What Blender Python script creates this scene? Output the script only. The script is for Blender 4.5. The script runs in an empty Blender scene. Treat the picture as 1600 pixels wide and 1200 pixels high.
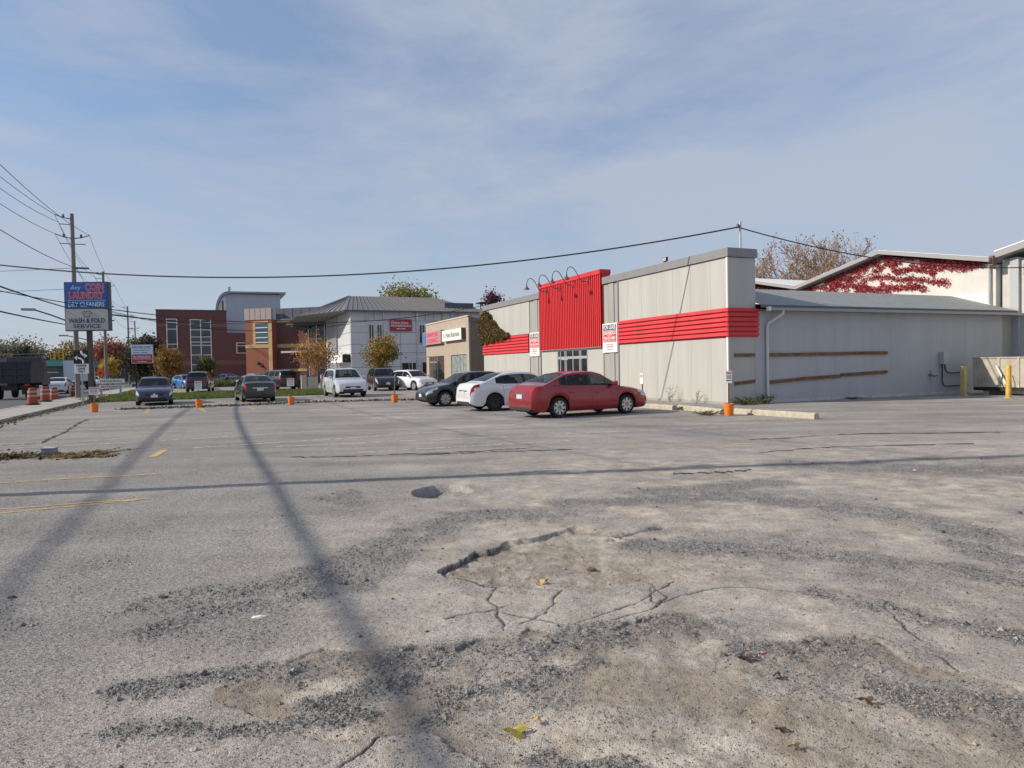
import bpy, bmesh, math, random
import numpy as np
from mathutils import Vector, Matrix
random.seed(7)
R = math.radians
SC = bpy.context.scene
COL = SC.collection

# ------------------------------------------------------------------ camera, sky, sun, exposure
CAM_H = 1.65
SUN_AZ = (-0.9926, -0.121)          # horizontal direction towards the sun
SUN_EL = R(29.5)
cam_d = bpy.data.cameras.new('camera')
cam = bpy.data.objects.new('camera', cam_d); COL.objects.link(cam)
cam_d.sensor_width = 36.0
cam_d.lens = 36.0 * 1080 / 1600
cam_d.clip_start = 0.05; cam_d.clip_end = 6000
cam.location = (0, 0, CAM_H)
cam.rotation_euler = (Matrix.Rotation(R(90 - 1.43), 3, 'X') @ Matrix.Rotation(R(-1.09), 3, 'Z')).to_euler()
SC.camera = cam

world = bpy.data.worlds.new('World'); SC.world = world; world.use_nodes = True
wn, wl = world.node_tree.nodes, world.node_tree.links
wn.clear()
w_out = wn.new('ShaderNodeOutputWorld'); w_bg = wn.new('ShaderNodeBackground')
sky = wn.new('ShaderNodeTexSky'); sky.sky_type = 'NISHITA'; sky.sun_disc = False
sky.sun_elevation = SUN_EL
sky.sun_rotation = math.atan2(SUN_AZ[0], SUN_AZ[1])
sky.altitude = 100; sky.air_density = 1.3; sky.dust_density = 0.1; sky.ozone_density = 6.0
tc = wn.new('ShaderNodeTexCoord'); mp = wn.new('ShaderNodeMapping')
mp.inputs['Scale'].default_value = (1.0, 1.0, 3.4); mp.inputs['Rotation'].default_value = (0.10, 0.38, 0.5); mp.inputs['Location'].default_value = (4.719, 5.876, 0.177)
n1 = wn.new('ShaderNodeTexNoise'); n1.inputs['Scale'].default_value = 1.35; n1.inputs['Detail'].default_value = 9; n1.inputs['Roughness'].default_value = 0.6
n1.inputs['Distortion'].default_value = 0.4
rmp = wn.new('ShaderNodeValToRGB')
rmp.color_ramp.elements[0].position = 0.36; rmp.color_ramp.elements[0].color = (0.30, 0.30, 0.30, 1)
rmp.color_ramp.elements[1].position = 0.58; rmp.color_ramp.elements[1].color = (0.93, 0.93, 0.93, 1)
w_mix = wn.new('ShaderNodeMixRGB'); w_mix.inputs[2].default_value = (3.72, 4.10, 5.00, 1)   # thin high cloud
wl.new(tc.outputs['Generated'], mp.inputs['Vector']); wl.new(mp.outputs['Vector'], n1.inputs['Vector'])
wl.new(n1.outputs['Fac'], rmp.inputs['Fac']); wl.new(rmp.outputs['Color'], w_mix.inputs[0])
wl.new(sky.outputs['Color'], w_mix.inputs[1]); wl.new(w_mix.outputs['Color'], w_bg.inputs['Color'])
w_bg.inputs['Strength'].default_value = 0.1
wl.new(w_bg.outputs['Background'], w_out.inputs['Surface'])

sun_d = bpy.data.lights.new('sun', 'SUN'); sun_d.energy = 3.7; sun_d.angle = R(0.53); sun_d.color = (1.0, 0.90, 0.76)
sun = bpy.data.objects.new('sun', sun_d); COL.objects.link(sun); sun.location = (-60, -8, 40)
sv = Vector((SUN_AZ[0] * math.cos(SUN_EL), SUN_AZ[1] * math.cos(SUN_EL), math.sin(SUN_EL)))
sun.rotation_euler = sv.to_track_quat('Z', 'Y').to_euler()
vs = SC.view_settings
SC.display_settings.display_device = 'sRGB'
vs.view_transform = 'Standard'; vs.look = 'None'; vs.gamma = 1.0; vs.use_curve_mapping = False
vs.exposure = 0.35

# ------------------------------------------------------------------ helpers
FA = math.atan2(0.4, 0.9165)                 # the street grid: local x = b (away from the road), local y = a (along it)
def W(a, b, z=0.0):
    return Vector((-0.4 * a + 0.9165 * b, 0.9165 * a + 0.4 * b, z))

MATS = {}
def mat(name, col, rough=0.7, metal=0.0, var=0.0, scale=3.0, bump=0.0, bscale=40.0, streak=False, spec=0.5, col2=None, coat=0.0):
    if name in MATS: return MATS[name]
    m = bpy.data.materials.new(name); m.use_nodes = True
    nt = m.node_tree; N, L = nt.nodes, nt.links
    p = N['Principled BSDF']
    p.inputs['Base Color'].default_value = (*col, 1); p.inputs['Roughness'].default_value = rough
    p.inputs['Metallic'].default_value = metal; p.inputs['Specular IOR Level'].default_value = spec
    if coat: p.inputs['Coat Weight'].default_value = coat; p.inputs['Coat Roughness'].default_value = 0.04
    if var or bump:
        t = N.new('ShaderNodeTexCoord'); mpn = N.new('ShaderNodeMapping')
        if streak: mpn.inputs['Scale'].default_value = (1.6, 1.6, 0.12)
        L.new(t.outputs['Object'], mpn.inputs['Vector'])
    if var:
        nz = N.new('ShaderNodeTexNoise'); nz.inputs['Scale'].default_value = scale; nz.inputs['Detail'].default_value = 6; nz.inputs['Roughness'].default_value = 0.65
        L.new(mpn.outputs['Vector'], nz.inputs['Vector'])
        rp = N.new('ShaderNodeValToRGB')
        c2 = col2 or tuple(c * (1 - var) for c in col)
        rp.color_ramp.elements[0].position = 0.33; rp.color_ramp.elements[0].color = (*c2, 1)
        rp.color_ramp.elements[1].position = 0.62; rp.color_ramp.elements[1].color = (*(min(1, c * (1 + var * 0.35)) for c in col), 1)
        L.new(nz.outputs['Fac'], rp.inputs['Fac']); L.new(rp.outputs['Color'], p.inputs['Base Color'])
    if bump:
        nb = N.new('ShaderNodeTexNoise'); nb.inputs['Scale'].default_value = bscale; nb.inputs['Detail'].default_value = 4
        L.new(t.outputs['Object'], nb.inputs['Vector'])
        bp = N.new('ShaderNodeBump'); bp.inputs['Strength'].default_value = bump; bp.inputs['Distance'].default_value = 0.02
        L.new(nb.outputs['Fac'], bp.inputs['Height']); L.new(bp.outputs['Normal'], p.inputs['Normal'])
    MATS[name] = m
    return m

def leafmat(name, rough=0.6):
    """leaf colour comes from each leaf's own colour attribute"""
    if name in MATS: return MATS[name]
    m = bpy.data.materials.new(name); m.use_nodes = True
    N, L = m.node_tree.nodes, m.node_tree.links
    p = N['Principled BSDF']; p.inputs['Roughness'].default_value = rough; p.inputs['Specular IOR Level'].default_value = 0.25
    at = N.new('ShaderNodeAttribute'); at.attribute_name = 'leaf'
    L.new(at.outputs['Color'], p.inputs['Base Color'])
    tr = N.new('ShaderNodeBsdfTranslucent'); L.new(at.outputs['Color'], tr.inputs['Color'])
    mx = N.new('ShaderNodeMixShader'); mx.inputs[0].default_value = 0.3
    L.new(p.outputs[0], mx.inputs[1]); L.new(tr.outputs[0], mx.inputs[2]); L.new(mx.outputs[0], N['Material Output'].inputs['Surface'])
    MATS[name] = m
    return m

def tag(o, label=None, cat=None, group=None, kind=None):
    if label: o['label'] = label
    if cat: o['category'] = cat
    if group: o['group'] = group
    if kind: o['kind'] = kind
    return o

def thing(name, label, cat, loc=(0, 0, 0), rz=0.0, group=None):
    o = bpy.data.objects.new(name, None); COL.objects.link(o)
    o.empty_display_size = 0.2
    o.location = loc; o.rotation_euler = (0, 0, rz)
    return tag(o, label, cat, group)

class MB:
    def __init__(s, off=(0, 0, 0)): s.v = []; s.f = []; s.o = off
    def add(s, vs_, fs):
        k = len(s.v); ox, oy, oz = s.o
        s.v += [(x - ox, y - oy, z - oz) for x, y, z in vs_]
        s.f += [tuple(i + k for i in f) for f in fs]; return s
    def box(s, x0, x1, y0, y1, z0, z1):
        return s.add([(x0, y0, z0), (x1, y0, z0), (x1, y1, z0), (x0, y1, z0), (x0, y0, z1), (x1, y0, z1), (x1, y1, z1), (x0, y1, z1)],
                     [(0, 3, 2, 1), (4, 5, 6, 7), (0, 1, 5, 4), (1, 2, 6, 5), (2, 3, 7, 6), (3, 0, 4, 7)])
    def prism(s, pts, axis, c0, c1):
        """polygon pts (2D) extruded along axis between c0 and c1; axis x: pts=(y,z), y: (x,z), z: (x,y)"""
        n = len(pts)
        def mk(p, c): return (c, p[0], p[1]) if axis == 'x' else (p[0], c, p[1]) if axis == 'y' else (p[0], p[1], c)
        vv = [mk(p, c0) for p in pts] + [mk(p, c1) for p in pts]
        ff = [tuple(range(n)), tuple(reversed(range(n, 2 * n)))] + [(i + n, (i + 1) % n + n, (i + 1) % n, i) for i in range(n)]
        return s.add(vv, ff)
    def tube(s, pts, r, n=6, cap=True):
        pts = [Vector(p) for p in pts]; rs = r if isinstance(r, (list, tuple)) else [r] * len(pts)
        vv, ff = [], []; up = None
        for i, p in enumerate(pts):
            d = (pts[min(i + 1, len(pts) - 1)] - pts[max(i - 1, 0)]).normalized()
            if up is None or abs(up.dot(d)) > 0.95:
                up = Vector((0, 0, 1)) if abs(d.z) < 0.9 else Vector((1, 0, 0))
            x = up.cross(d).normalized(); y = d.cross(x); up = y
            for k in range(n):
                t = 2 * math.pi * k / n
                vv.append(tuple(p + (x * math.cos(t) + y * math.sin(t)) * rs[i]))
        for i in range(len(pts) - 1):
            for k in range(n):
                k2 = (k + 1) % n
                ff.append((i * n + k, i * n + k2, (i + 1) * n + k2, (i + 1) * n + k))
        if cap:
            ff.append(tuple(reversed(range(n)))); ff.append(tuple(range((len(pts) - 1) * n, len(pts) * n)))
        return s.add(vv, ff)
    def lathe(s, prof, c=(0, 0, 0), n=16, axis='z', cap=True):
        """prof: (r, h) from bottom to top, about the axis through c"""
        vv, ff = [], []
        for r_, h in prof:
            for k in range(n):
                t = 2 * math.pi * k / n; a_, b_ = r_ * math.cos(t), r_ * math.sin(t)
                q = (a_, b_, h) if axis == 'z' else (b_, h, a_)
                vv.append((q[0] + c[0], q[1] + c[1], q[2] + c[2]))
        for i in range(len(prof) - 1):
            for k in range(n):
                k2 = (k + 1) % n
                ff.append((i * n + k, i * n + k2, (i + 1) * n + k2, (i + 1) * n + k))
        if cap: ff.append(tuple(reversed(range(n)))); ff.append(tuple(range((len(prof) - 1) * n, len(prof) * n)))
        return s.add(vv, ff)
    def build(s, name, m, parent=None, smooth=False, bevel=0.0, ang=35):
        me = bpy.data.meshes.new(name); me.from_pydata(s.v, [], s.f); me.validate(); me.update()
        if m: me.materials.append(m)
        if smooth:
            me.polygons.foreach_set('use_smooth', [True] * len(me.polygons))
            me.set_sharp_from_angle(angle=R(ang))
        o = bpy.data.objects.new(name, me); COL.objects.link(o)
        if parent: o.parent = parent
        if bevel:
            bv = o.modifiers.new('bevel', 'BEVEL'); bv.width = bevel; bv.segments = 2; bv.limit_method = 'ANGLE'
        return o

def quadmesh(name, verts, m, parent=None, cols=None, tri=False):
    """numpy verts (n*4,3) as separate quads (or n*3 as triangles), optional per-leaf colours (n,3)"""
    k = 3 if tri else 4
    n = len(verts) // k
    me = bpy.data.meshes.new(name)
    me.vertices.add(n * k); me.vertices.foreach_set('co', np.asarray(verts, dtype=np.float32).ravel())
    me.loops.add(n * k); me.loops.foreach_set('vertex_index', np.arange(n * k, dtype=np.int32))
    me.polygons.add(n); me.polygons.foreach_set('loop_start', np.arange(0, n * k, k, dtype=np.int32))
    me.update(calc_edges=True)
    if cols is not None:
        at = me.attributes.new('leaf', 'FLOAT_COLOR', 'POINT')
        c = np.ones((n * k, 4), dtype=np.float32); c[:, :3] = np.repeat(cols, k, axis=0)
        at.data.foreach_set('color', c.ravel())
    me.materials.append(m)
    o = bpy.data.objects.new(name, me); COL.objects.link(o)
    if parent: o.parent = parent
    return o

TEXTS = []
def text(parent, s, loc, rot, h, m, width=None, name='lettering', shear=0.0, bold=0.0):
    c = bpy.data.curves.new(name, 'FONT'); c.body = s; c.size = h / 0.70
    c.align_x = 'CENTER'; c.align_y = 'CENTER'; c.extrude = 0.004; c.shear = shear; c.offset = bold; c.resolution_u = 3
    c.materials.append(m)
    o = bpy.data.objects.new(name, c); COL.objects.link(o); o.parent = parent
    o.location = loc; o.rotation_euler = rot
    if width: TEXTS.append((o, width))
    return o
FRONT = (R(90), 0, 0)                        # reads from -y
LEFTF = (R(90), 0, R(-90))                   # reads from -x

def noise2(x, y, seed=0):
    """smooth value noise, vectorised, range 0..1"""
    xi = np.floor(x).astype(np.int64); yi = np.floor(y).astype(np.int64)
    fx = x - xi; fy = y - yi; fx = fx * fx * (3 - 2 * fx); fy = fy * fy * (3 - 2 * fy)
    def h(a, b):
        n = (a * 374761393 + b * 668265263 + seed * 982451653) & 0x7fffffff
        n = ((n ^ (n >> 13)) * 1274126177) & 0x7fffffff
        return ((n ^ (n >> 16)) & 0xffff) / 65535.0
    return (h(xi, yi) * (1 - fx) + h(xi + 1, yi) * fx) * (1 - fy) + (h(xi, yi + 1) * (1 - fx) + h(xi + 1, yi + 1) * fx) * fy
def fbm(x, y, seed=0, oct=4):
    t = 0; a = 0.5; s = 0
    for k in range(oct):
        t = t + a * noise2(x * 2 ** k, y * 2 ** k, seed + k); s += a; a *= 0.5
    return t / s
def sst(e0, e1, x):
    t = np.clip((x - e0) / (e1 - e0), 0, 1); return t * t * (3 - 2 * t)
def dpoly(x, y, pts):
    """distance to a polyline"""
    d = np.full(x.shape, 1e9)
    for (x0, y0), (x1, y1) in zip(pts[:-1], pts[1:]):
        dx, dy = x1 - x0, y1 - y0; t = np.clip(((x - x0) * dx + (y - y0) * dy) / (dx * dx + dy * dy), 0, 1)
        d = np.minimum(d, np.hypot(x - x0 - t * dx, y - y0 - t * dy))
    return d
def inpoly(x, y, pts):
    c = np.zeros(x.shape, bool); n = len(pts)
    for i in range(n):
        x0, y0 = pts[i]; x1, y1 = pts[i - 1]
        if y0 == y1: continue
        c ^= ((y0 > y) != (y1 > y)) & (x < (x1 - x0) * (y - y0) / (y1 - y0) + x0)
    return c

# ------------------------------------------------------------------ the ground: broken asphalt
HOLE_A = [(-0.56,5.57),(-0.52,5.76),(-0.44,5.95),(-0.34,6.15),(-0.17,6.25),(-0.03,6.40),(0.19,6.62),(0.42,6.86),(0.63,7.07),(1.00,6.87),(1.24,6.82),(2.01,6.25),(2.38,5.61),(1.44,5.24),(0.93,5.12),(0.44,5.00),(0.25,5.05),(-0.03,5.13),(-0.22,5.19),(-0.40,5.32),(-0.52,5.44)]
EDGE_A2 = [(0.98,6.74),(1.14,6.78),(1.31,6.85),(1.49,6.94)]
EDGE_B = [(-1.56,3.47),(-1.39,3.84),(-1.17,4.08),(-0.80,4.11),(-0.64,4.05),(-0.41,4.08),(-0.03,4.21),(0.09,4.33),(0.25,4.24),(0.60,4.24),(0.73,4.41),(0.85,4.47),(1.20,4.54),(1.27,4.48),(1.29,4.33),(1.41,4.05),(1.64,4.06),(1.86,4.12),(2.08,4.13),(2.12,4.03),(2.21,3.68),(2.60,3.51)]
EDGE_C = [(-0.88,3.03),(-0.61,3.07),(-0.35,3.07),(-0.30,2.98),(-0.25,2.90),(-0.18,2.81),(-0.1,2.5)]
AREA_B = EDGE_B + [(2.6, 1.5), (-0.05, 1.5), (-0.1, 2.5)] + EDGE_C[::-1][1:]
CRACKS = [[(-0.17,5.14),(-0.18,4.89),(-0.14,4.76),(-0.13,4.57),(-0.10,4.40),(-0.09,4.29)],
 [(0.36,5.15),(0.28,4.94),(0.26,4.74),(0.18,4.58),(0.08,4.47),(0.00,4.39)],
 [(1.20,5.26),(0.93,4.90),(0.76,4.71),(0.56,4.54),(0.34,4.38)],
 [(1.00,5.11),(0.95,4.83),(0.99,4.76),(1.16,4.89),(1.54,5.08)],
 [(-0.45,4.53),(-0.37,4.59),(-0.20,4.67),(-0.07,4.76)], [(0.97,5.35),(1.07,4.89),(0.92,4.64),(0.64,4.47)],
 [(2.54,4.74),(2.44,4.44),(2.39,4.17),(2.41,4.02)], [(-0.75,2.85),(-0.67,2.97),(-0.61,3.07)],
 [(2.35,3.80),(2.32,3.64)], [(2.05,4.9),(2.3,4.72)], [(-0.56,5.55),(-0.50,5.40),(-0.36,5.27),(-0.22,5.19),(-0.17,5.12)],
 [(1.54,5.08),(1.9,5.0),(2.2,4.9)], [(0.34,4.38),(0.1,4.5),(-0.09,4.6)]]
CRACKS_FAR = [[(0.36,13.94),(-0.8,13.5),(-2.95,13.13),(-4.55,13.18)], [(1.24,13.59),(-0.40,13.43),(-1.97,13.08)], [(2.38,10.34),(3.16,10.37),(3.68,10.50)],
 [(-12.28,16.51),(-11.53,16.80),(-13.06,20.08),(-15.86,25.69)], [(4.5,12.6),(6.2,13.2),(9.0,13.3)], [(5.0,14.6),(7.5,15.4),(11.0,15.2)]]
BANDS = [([(-2.6, 4.9), (-2.0, 5.2), (-1.5, 5.9)], .20), ([(0.6, 8.2), (1.8, 8.3), (3.0, 8.5)], .25), ([(1.2, 6.3), (2.6, 5.9), (3.6, 5.2)], .22), ([(-1.9, 3.2), (-1.3, 3.1), (-.8, 3.3)], .07), ([(1.9, 3.4), (2.4, 3.1), (2.7, 2.9)], .16), ([(4.5, 11.0), (6.5, 10.2), (8.5, 9.6)], .5), ([(-1.32,5.46),(-1.25,6.15),(-1.01,6.74),(-0.71,7.36),(-0.34,7.68),(0.33,7.62)], .30), ([(-2.29,4.40),(-2.08,4.68),(-1.73,4.78),(-1.53,5.04),(-1.32,5.46)], .17),
 ([(-0.90,3.86),(-0.63,3.95),(-0.18,3.99),(0.16,4.10),(0.61,4.20),(1.03,4.34),(1.22,4.24)], .16), ([(1.37,3.93),(1.77,3.97),(2.06,4.03)], .12),
 ([(2.21,4.90),(2.43,4.62),(2.62,4.37),(2.96,3.99)], .13), ([(-0.99,3.41),(-0.82,3.51),(-0.64,3.65)], .12),
 ([(2.42,8.76),(3.27,7.87),(4.04,7.29),(4.49,6.06)], .28), ([(-2.01,3.52),(-1.65,3.69),(-1.26,3.75)], .12), ([(0.08,2.85),(0.50,2.81)], .07),
 ([(1.62,8.84),(2.48,8.98),(3.46,9.37)], .3), ([(3.95,6.10),(4.00,5.69),(4.07,5.49)], .2), ([(-2.26,9.25),(-1.89,8.36),(-2.49,8.82)], .16),
 ([(-0.39,3.23),(-0.29,3.49),(-0.10,3.55),(0.18,3.69),(0.43,3.80)], .07)]
POT_C, POT_RX, POT_RY = (-0.965, 9.17), 0.40, 0.50

def terrain(x, y):
    """height and surface masks of the worn lot at world x, y"""
    wx = (fbm(x * 2.5, y * 2.5, 11) - .5) * .35; wy = (fbm(x * 2.5, y * 2.5, 23) - .5) * .35
    jx = (fbm(x * 7, y * 7, 31, 5) - .5) * .16; jy = (fbm(x * 7, y * 7, 43, 5) - .5) * .16
    near = 1 - sst(9.5, 15, y)
    z = ((fbm(x * .5, y * .5, 3) - .5) * .05 + (fbm(x * 2.2, y * 2.2, 5, 4) - .5) * .018) * near
    ex, ey = x + jx, y + jy
    # hollow with a broken lip on its far left, running out to the right
    ex2, ey2 = ex + wx * .45, ey + wy * .45
    ia = inpoly(ex2, ey2, HOLE_A); da = dpoly(ex2, ey2, HOLE_A + HOLE_A[:1])
    vary = sst(.15, .55, noise2(x * 4.1, y * 3.3, 55)) * (1 - .6 * sst(-.4, .5, x))
    run = 1 - sst(-.3, 2.2, x) * .8
    low = np.where(ia, sst(0, .012 + .035 * (1 - vary) + .30 * sst(.35, 1.6, x) + .12 * (1 - sst(5.1, 5.4, y)), da), 0) * run
    lip = np.where(ia, np.exp(-(da / (.010 + .020 * vary)) ** 2), 0) * (1 - sst(.45, .9, x)) * (1 - (1 - sst(5.2, 5.5, y)) * .6) * (.5 + .5 * vary)
    z = z - .042 * low + low * ((fbm(x * 13, y * 13, 211, 4) - .5) * .035)
    # layer lost in front
    ib = inpoly(ex, ey, AREA_B); db = dpoly(ex, ey, EDGE_B)
    db = np.minimum(db, dpoly(ex, ey, EDGE_C[:-1]))
    lowb = np.where(ib, sst(0, .012, db), 0)
    z = z - .015 * lowb * sst(-2.2, -1.0, x) * (1 - sst(2.0, 2.6, x) * .9)
    z = z + lowb * ((fbm(x * 4, y * 4, 61, 6) - .5) * .045)
    lipb = np.where(ib, np.exp(-(db / .022) ** 2), 0) * noise2(x * 7, y * 7, 66) * sst(-1.2, -.6, x)
    # lip at the right
    z = z - .03 * np.exp(-(dpoly(ex, ey, EDGE_A2) / .05) ** 2)
    # round hole where a cover has gone
    th = np.arctan2(y - POT_C[1], x - POT_C[0])
    rr = np.hypot((x - POT_C[0]) / POT_RX, (y - POT_C[1]) / POT_RY) + (fbm(3 + 1.5 * np.cos(th) + 5, 3 + 1.5 * np.sin(th), 9) - .5) * .22
    pot = 1 - sst(.86, 1.0, rr)
    z = z - pot * (.15 - .085 * sst(-.5, .75, (x - POT_C[0]) / POT_RX)) + pot * (fbm(x * 9, y * 9, 77) - .5) * .05
    # cracks
    cr = np.maximum(lip * .85, lipb * .5)
    cr = np.maximum(cr, np.exp(-(dpoly(ex, ey, EDGE_A2) / .028) ** 2) * .9)
    sel = near > 0
    for k, c in enumerate(CRACKS):
        d = dpoly(x + jx * .6, y + jy * .6, c); wdt = .0045 + .006 * noise2(x * 6, y * 6, 90 + k)
        cr = np.maximum(cr, np.exp(-(d / wdt) ** 2))
    z = z - .010 * cr * near
    z = z + (fbm(x * 34, y * 34, 201, 3) - .5) * .007 * near
    gr = np.zeros(x.shape)
    for pts, w in BANDS:
        d = dpoly(x + wx * .6 + jx, y + wy * .6 + jy, pts); gr = np.maximum(gr, 1 - sst(w * .35, w * 1.9, d))
    gr = np.clip(gr * (.15 + 1.75 * fbm(x * 7, y * 5, 101, 6)), 0, 1) ** 1.3
    loose = np.clip(sst(.50, .68, fbm(x * 1.1 + 4, y * 1.1, 121)) * (.45 + fbm(x * 7, y * 7, 131)) * near * .8, 0, 1)
    gr = np.maximum(gr, loose * .55 * (1 - .5 * ia))
    gr = np.maximum(gr, pot * .55)
    z = z + gr * ((fbm(x * 30, y * 30, 141, 3) - .5) * .018 + .006) * near
    c1 = sst(-3.2, .6, x + wx * 3 + (6 - y) * .12)                  # the right half is dusty, the left is clean asphalt
    dust = np.clip(c1 * (.35 + .75 * fbm(x * .9 + 9, y * .9, 151)) * (1 - sst(10, 17, y)) + .62 * lowb + .5 * low, 0, 1) * (1 - .75 * gr)
    # the smooth light film on the surviving top layer
    smooth = np.clip((.6 * sst(.45, .62, fbm(x * .7, y * .7 + 3, 171)) + .8 * (1 - sst(-3.4, -.6, x + wx * 4 + (y - 5) * .25))) * (1 - gr) * (1 - lowb), 0, 1)
    dirt = np.clip((low * 1.0 + lowb * .85 + 1.2 * pot) * sst(.36, .60, fbm(x * 2.3 + 7, y * 2.3, 181, 5) + .06 * low), 0, 1)
    return z, dust, gr, np.clip(cr, 0, 1), smooth - dirt * 1.0

def build_ground():
    ys = [-60, -30, -14, -6, -2, 0, 1.0, 1.6, 2.0, 2.3]
    while ys[-1] < 13.6: ys.append(ys[-1] + max(.0065, ys[-1] ** 2 / 1150 * .66))
    while ys[-1] < 3200: ys.append(ys[-1] * 1.09)
    ys = np.array(ys)
    fine = np.arange(-1.0, 1.0001, .0021)
    side = np.array([1.05, 1.12, 1.25, 1.5, 2, 3, 5, 9, 20])
    ts = np.concatenate([-side[::-1], fine, side])
    base = np.maximum(ys, 2.3)
    X = base[:, None] * ts[None, :]; Y = np.repeat(ys[:, None], len(ts), 1)
    z, dust, gr, cr, sm = terrain(X.ravel(), Y.ravel())
    nr, nc = X.shape
    me = bpy.data.meshes.new('parking_lot')
    co = np.stack([X.ravel(), Y.ravel(), z], 1).astype(np.float32)
    me.vertices.add(nr * nc); me.vertices.foreach_set('co', co.ravel())
    i = (np.arange(nr - 1)[:, None] * nc + np.arange(nc - 1)[None, :]).ravel()
    q = np.stack([i, i + 1, i + nc + 1, i + nc], 1).astype(np.int32)
    me.loops.add(len(q) * 4); me.loops.foreach_set('vertex_index', q.ravel())
    me.polygons.add(len(q)); me.polygons.foreach_set('loop_start', np.arange(0, len(q) * 4, 4, dtype=np.int32))
    me.update(calc_edges=True)
    me.polygons.foreach_set('use_smooth', np.ones(len(q), dtype=bool))
    at = me.attributes.new('wear', 'FLOAT_COLOR', 'POINT')
    at.data.foreach_set('color', np.stack([dust, gr, cr, sm], 1).astype(np.float32).ravel())
    m = bpy.data.materials.new('worn_asphalt'); m.use_nodes = True
    N, L = m.node_tree.nodes, m.node_tree.links
    p = N['Principled BSDF']; p.inputs['Roughness'].default_value = .9; p.inputs['Specular IOR Level'].default_value = .25
    a = N.new('ShaderNodeAttribute'); a.attribute_name = 'wear'
    sep = N.new('ShaderNodeSeparateColor'); L.new(a.outputs['Color'], sep.inputs[0])
    t = N.new('ShaderNodeTexCoord')
    def nz(scale, det=5, rough=.6):
        n = N.new('ShaderNodeTexNoise'); n.inputs['Scale'].default_value = scale; n.inputs['Detail'].default_value = det; n.inputs['Roughness'].default_value = rough
        L.new(t.outputs['Object'], n.inputs['Vector']); return n
    def ramp(src, p0, c0, p1, c1):
        r_ = N.new('ShaderNodeValToRGB'); e = r_.color_ramp.elements
        e[0].position = p0; e[0].color = (*c0, 1); e[1].position = p1; e[1].color = (*c1, 1); L.new(src, r_.inputs['Fac']); return r_
    def mix(f, c1, c2, mode='MIX'):
        x = N.new('ShaderNodeMixRGB'); x.blend_type = mode
        if isinstance(f, float): x.inputs[0].default_value = f
        else: L.new(f, x.inputs[0])
        L.new(c1, x.inputs[1]); L.new(c2, x.inputs[2]); return x.outputs[0]
    big = ramp(nz(.35, 6).outputs['Fac'], .3, (.265, .252, .242), .7, (.41, .392, .370))
    # broad tonal patches and long scuffed bands
    mpn = N.new('ShaderNodeMapping'); mpn.inputs['Rotation'].default_value = (0, 0, R(-24)); mpn.inputs['Scale'].default_value = (.12, .9, 1)
    L.new(t.outputs['Object'], mpn.inputs['Vector'])
    bandn = N.new('ShaderNodeTexNoise'); bandn.inputs['Scale'].default_value = 1.3; bandn.inputs['Detail'].default_value = 5; L.new(mpn.outputs[0], bandn.inputs['Vector'])
    scuff = ramp(bandn.outputs['Fac'], .38, (.80, .80, .81), .62, (1.08, 1.07, 1.05))
    c = mix(1.0, big.outputs[0], scuff.outputs[0], 'MULTIPLY')
    # aggregate: single stones in the binder
    vo = N.new('ShaderNodeTexVoronoi'); vo.inputs['Scale'].default_value = 120; L.new(t.outputs['Object'], vo.inputs['Vector'])
    vsep = N.new('ShaderNodeSeparateColor'); L.new(vo.outputs['Color'], vsep.inputs[0])
    agg = ramp(vsep.outputs[0], .0, (.38, .38, .39), 1.0, (1.66, 1.63, 1.58))
    am = N.new('ShaderNodeMath'); am.operation = 'MULTIPLY'; am.use_clamp = True; am.inputs[1].default_value = .45; L.new(a.outputs['Alpha'], am.inputs[0])
    fine_ = N.new('ShaderNodeRGB'); fine_.outputs[0].default_value = (.225, .218, .214, 1)
    c = mix(am.outputs[0], c, fine_.outputs[0])
    c = mix(.95, c, agg.outputs[0], 'MULTIPLY')
    dustc = ramp(nz(3.1, 10, .72).outputs['Fac'], .34, (.27, .225, .178), .66, (.68, .605, .51))
    dmask = N.new('ShaderNodeMath'); dmask.operation = 'MULTIPLY'
    dn = ramp(nz(1.9, 10, .78).outputs['Fac'], .34, (.12, .12, .12), .58, (1.3, 1.3, 1.3))
    L.new(sep.outputs[0], dmask.inputs[0]); L.new(dn.outputs[0], dmask.inputs[1])
    c = mix(dmask.outputs[0], c, dustc.outputs[0])
    dm = N.new('ShaderNodeMath'); dm.operation = 'MULTIPLY'; dm.use_clamp = True; dm.inputs[1].default_value = -.85; L.new(a.outputs['Alpha'], dm.inputs[0])
    dirtc = ramp(nz(6, 9, .75).outputs['Fac'], .32, (.15, .115, .085), .68, (.40, .335, .265))
    c = mix(dm.outputs[0], c, dirtc.outputs[0])
    vo2 = N.new('ShaderNodeTexVoronoi'); vo2.inputs['Scale'].default_value = 70; L.new(t.outputs['Object'], vo2.inputs['Vector'])
    v2 = N.new('ShaderNodeSeparateColor'); L.new(vo2.outputs['Color'], v2.inputs[0])
    gravc = ramp(v2.outputs[1], 0, (.05, .05, .053), 1, (.32, .31, .30))
    gm = N.new('ShaderNodeMath'); gm.operation = 'MULTIPLY'; gm.inputs[1].default_value = .72; L.new(sep.outputs[1], gm.inputs[0])
    c = mix(gm.outputs[0], c, gravc.outputs[0])
    tar = N.new('ShaderNodeRGB'); tar.outputs[0].default_value = (.035, .034, .035, 1)
    c = mix(sep.outputs[2], c, tar.outputs[0])
    # loose dark crumbs and oil spots
    spot = ramp(nz(31, 4, .6).outputs['Fac'], .655, (1, 1, 1), .70, (.30, .29, .28))
    c = mix(.8, c, spot.outputs[0], 'MULTIPLY')
    oil = ramp(nz(1.1, 7, .72).outputs['Fac'], .55, (1, 1, 1), .72, (.66, .64, .645))
    c = mix(.8, c, oil.outputs[0], 'MULTIPLY')
    L.new(c, p.inputs['Base Color'])
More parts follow.
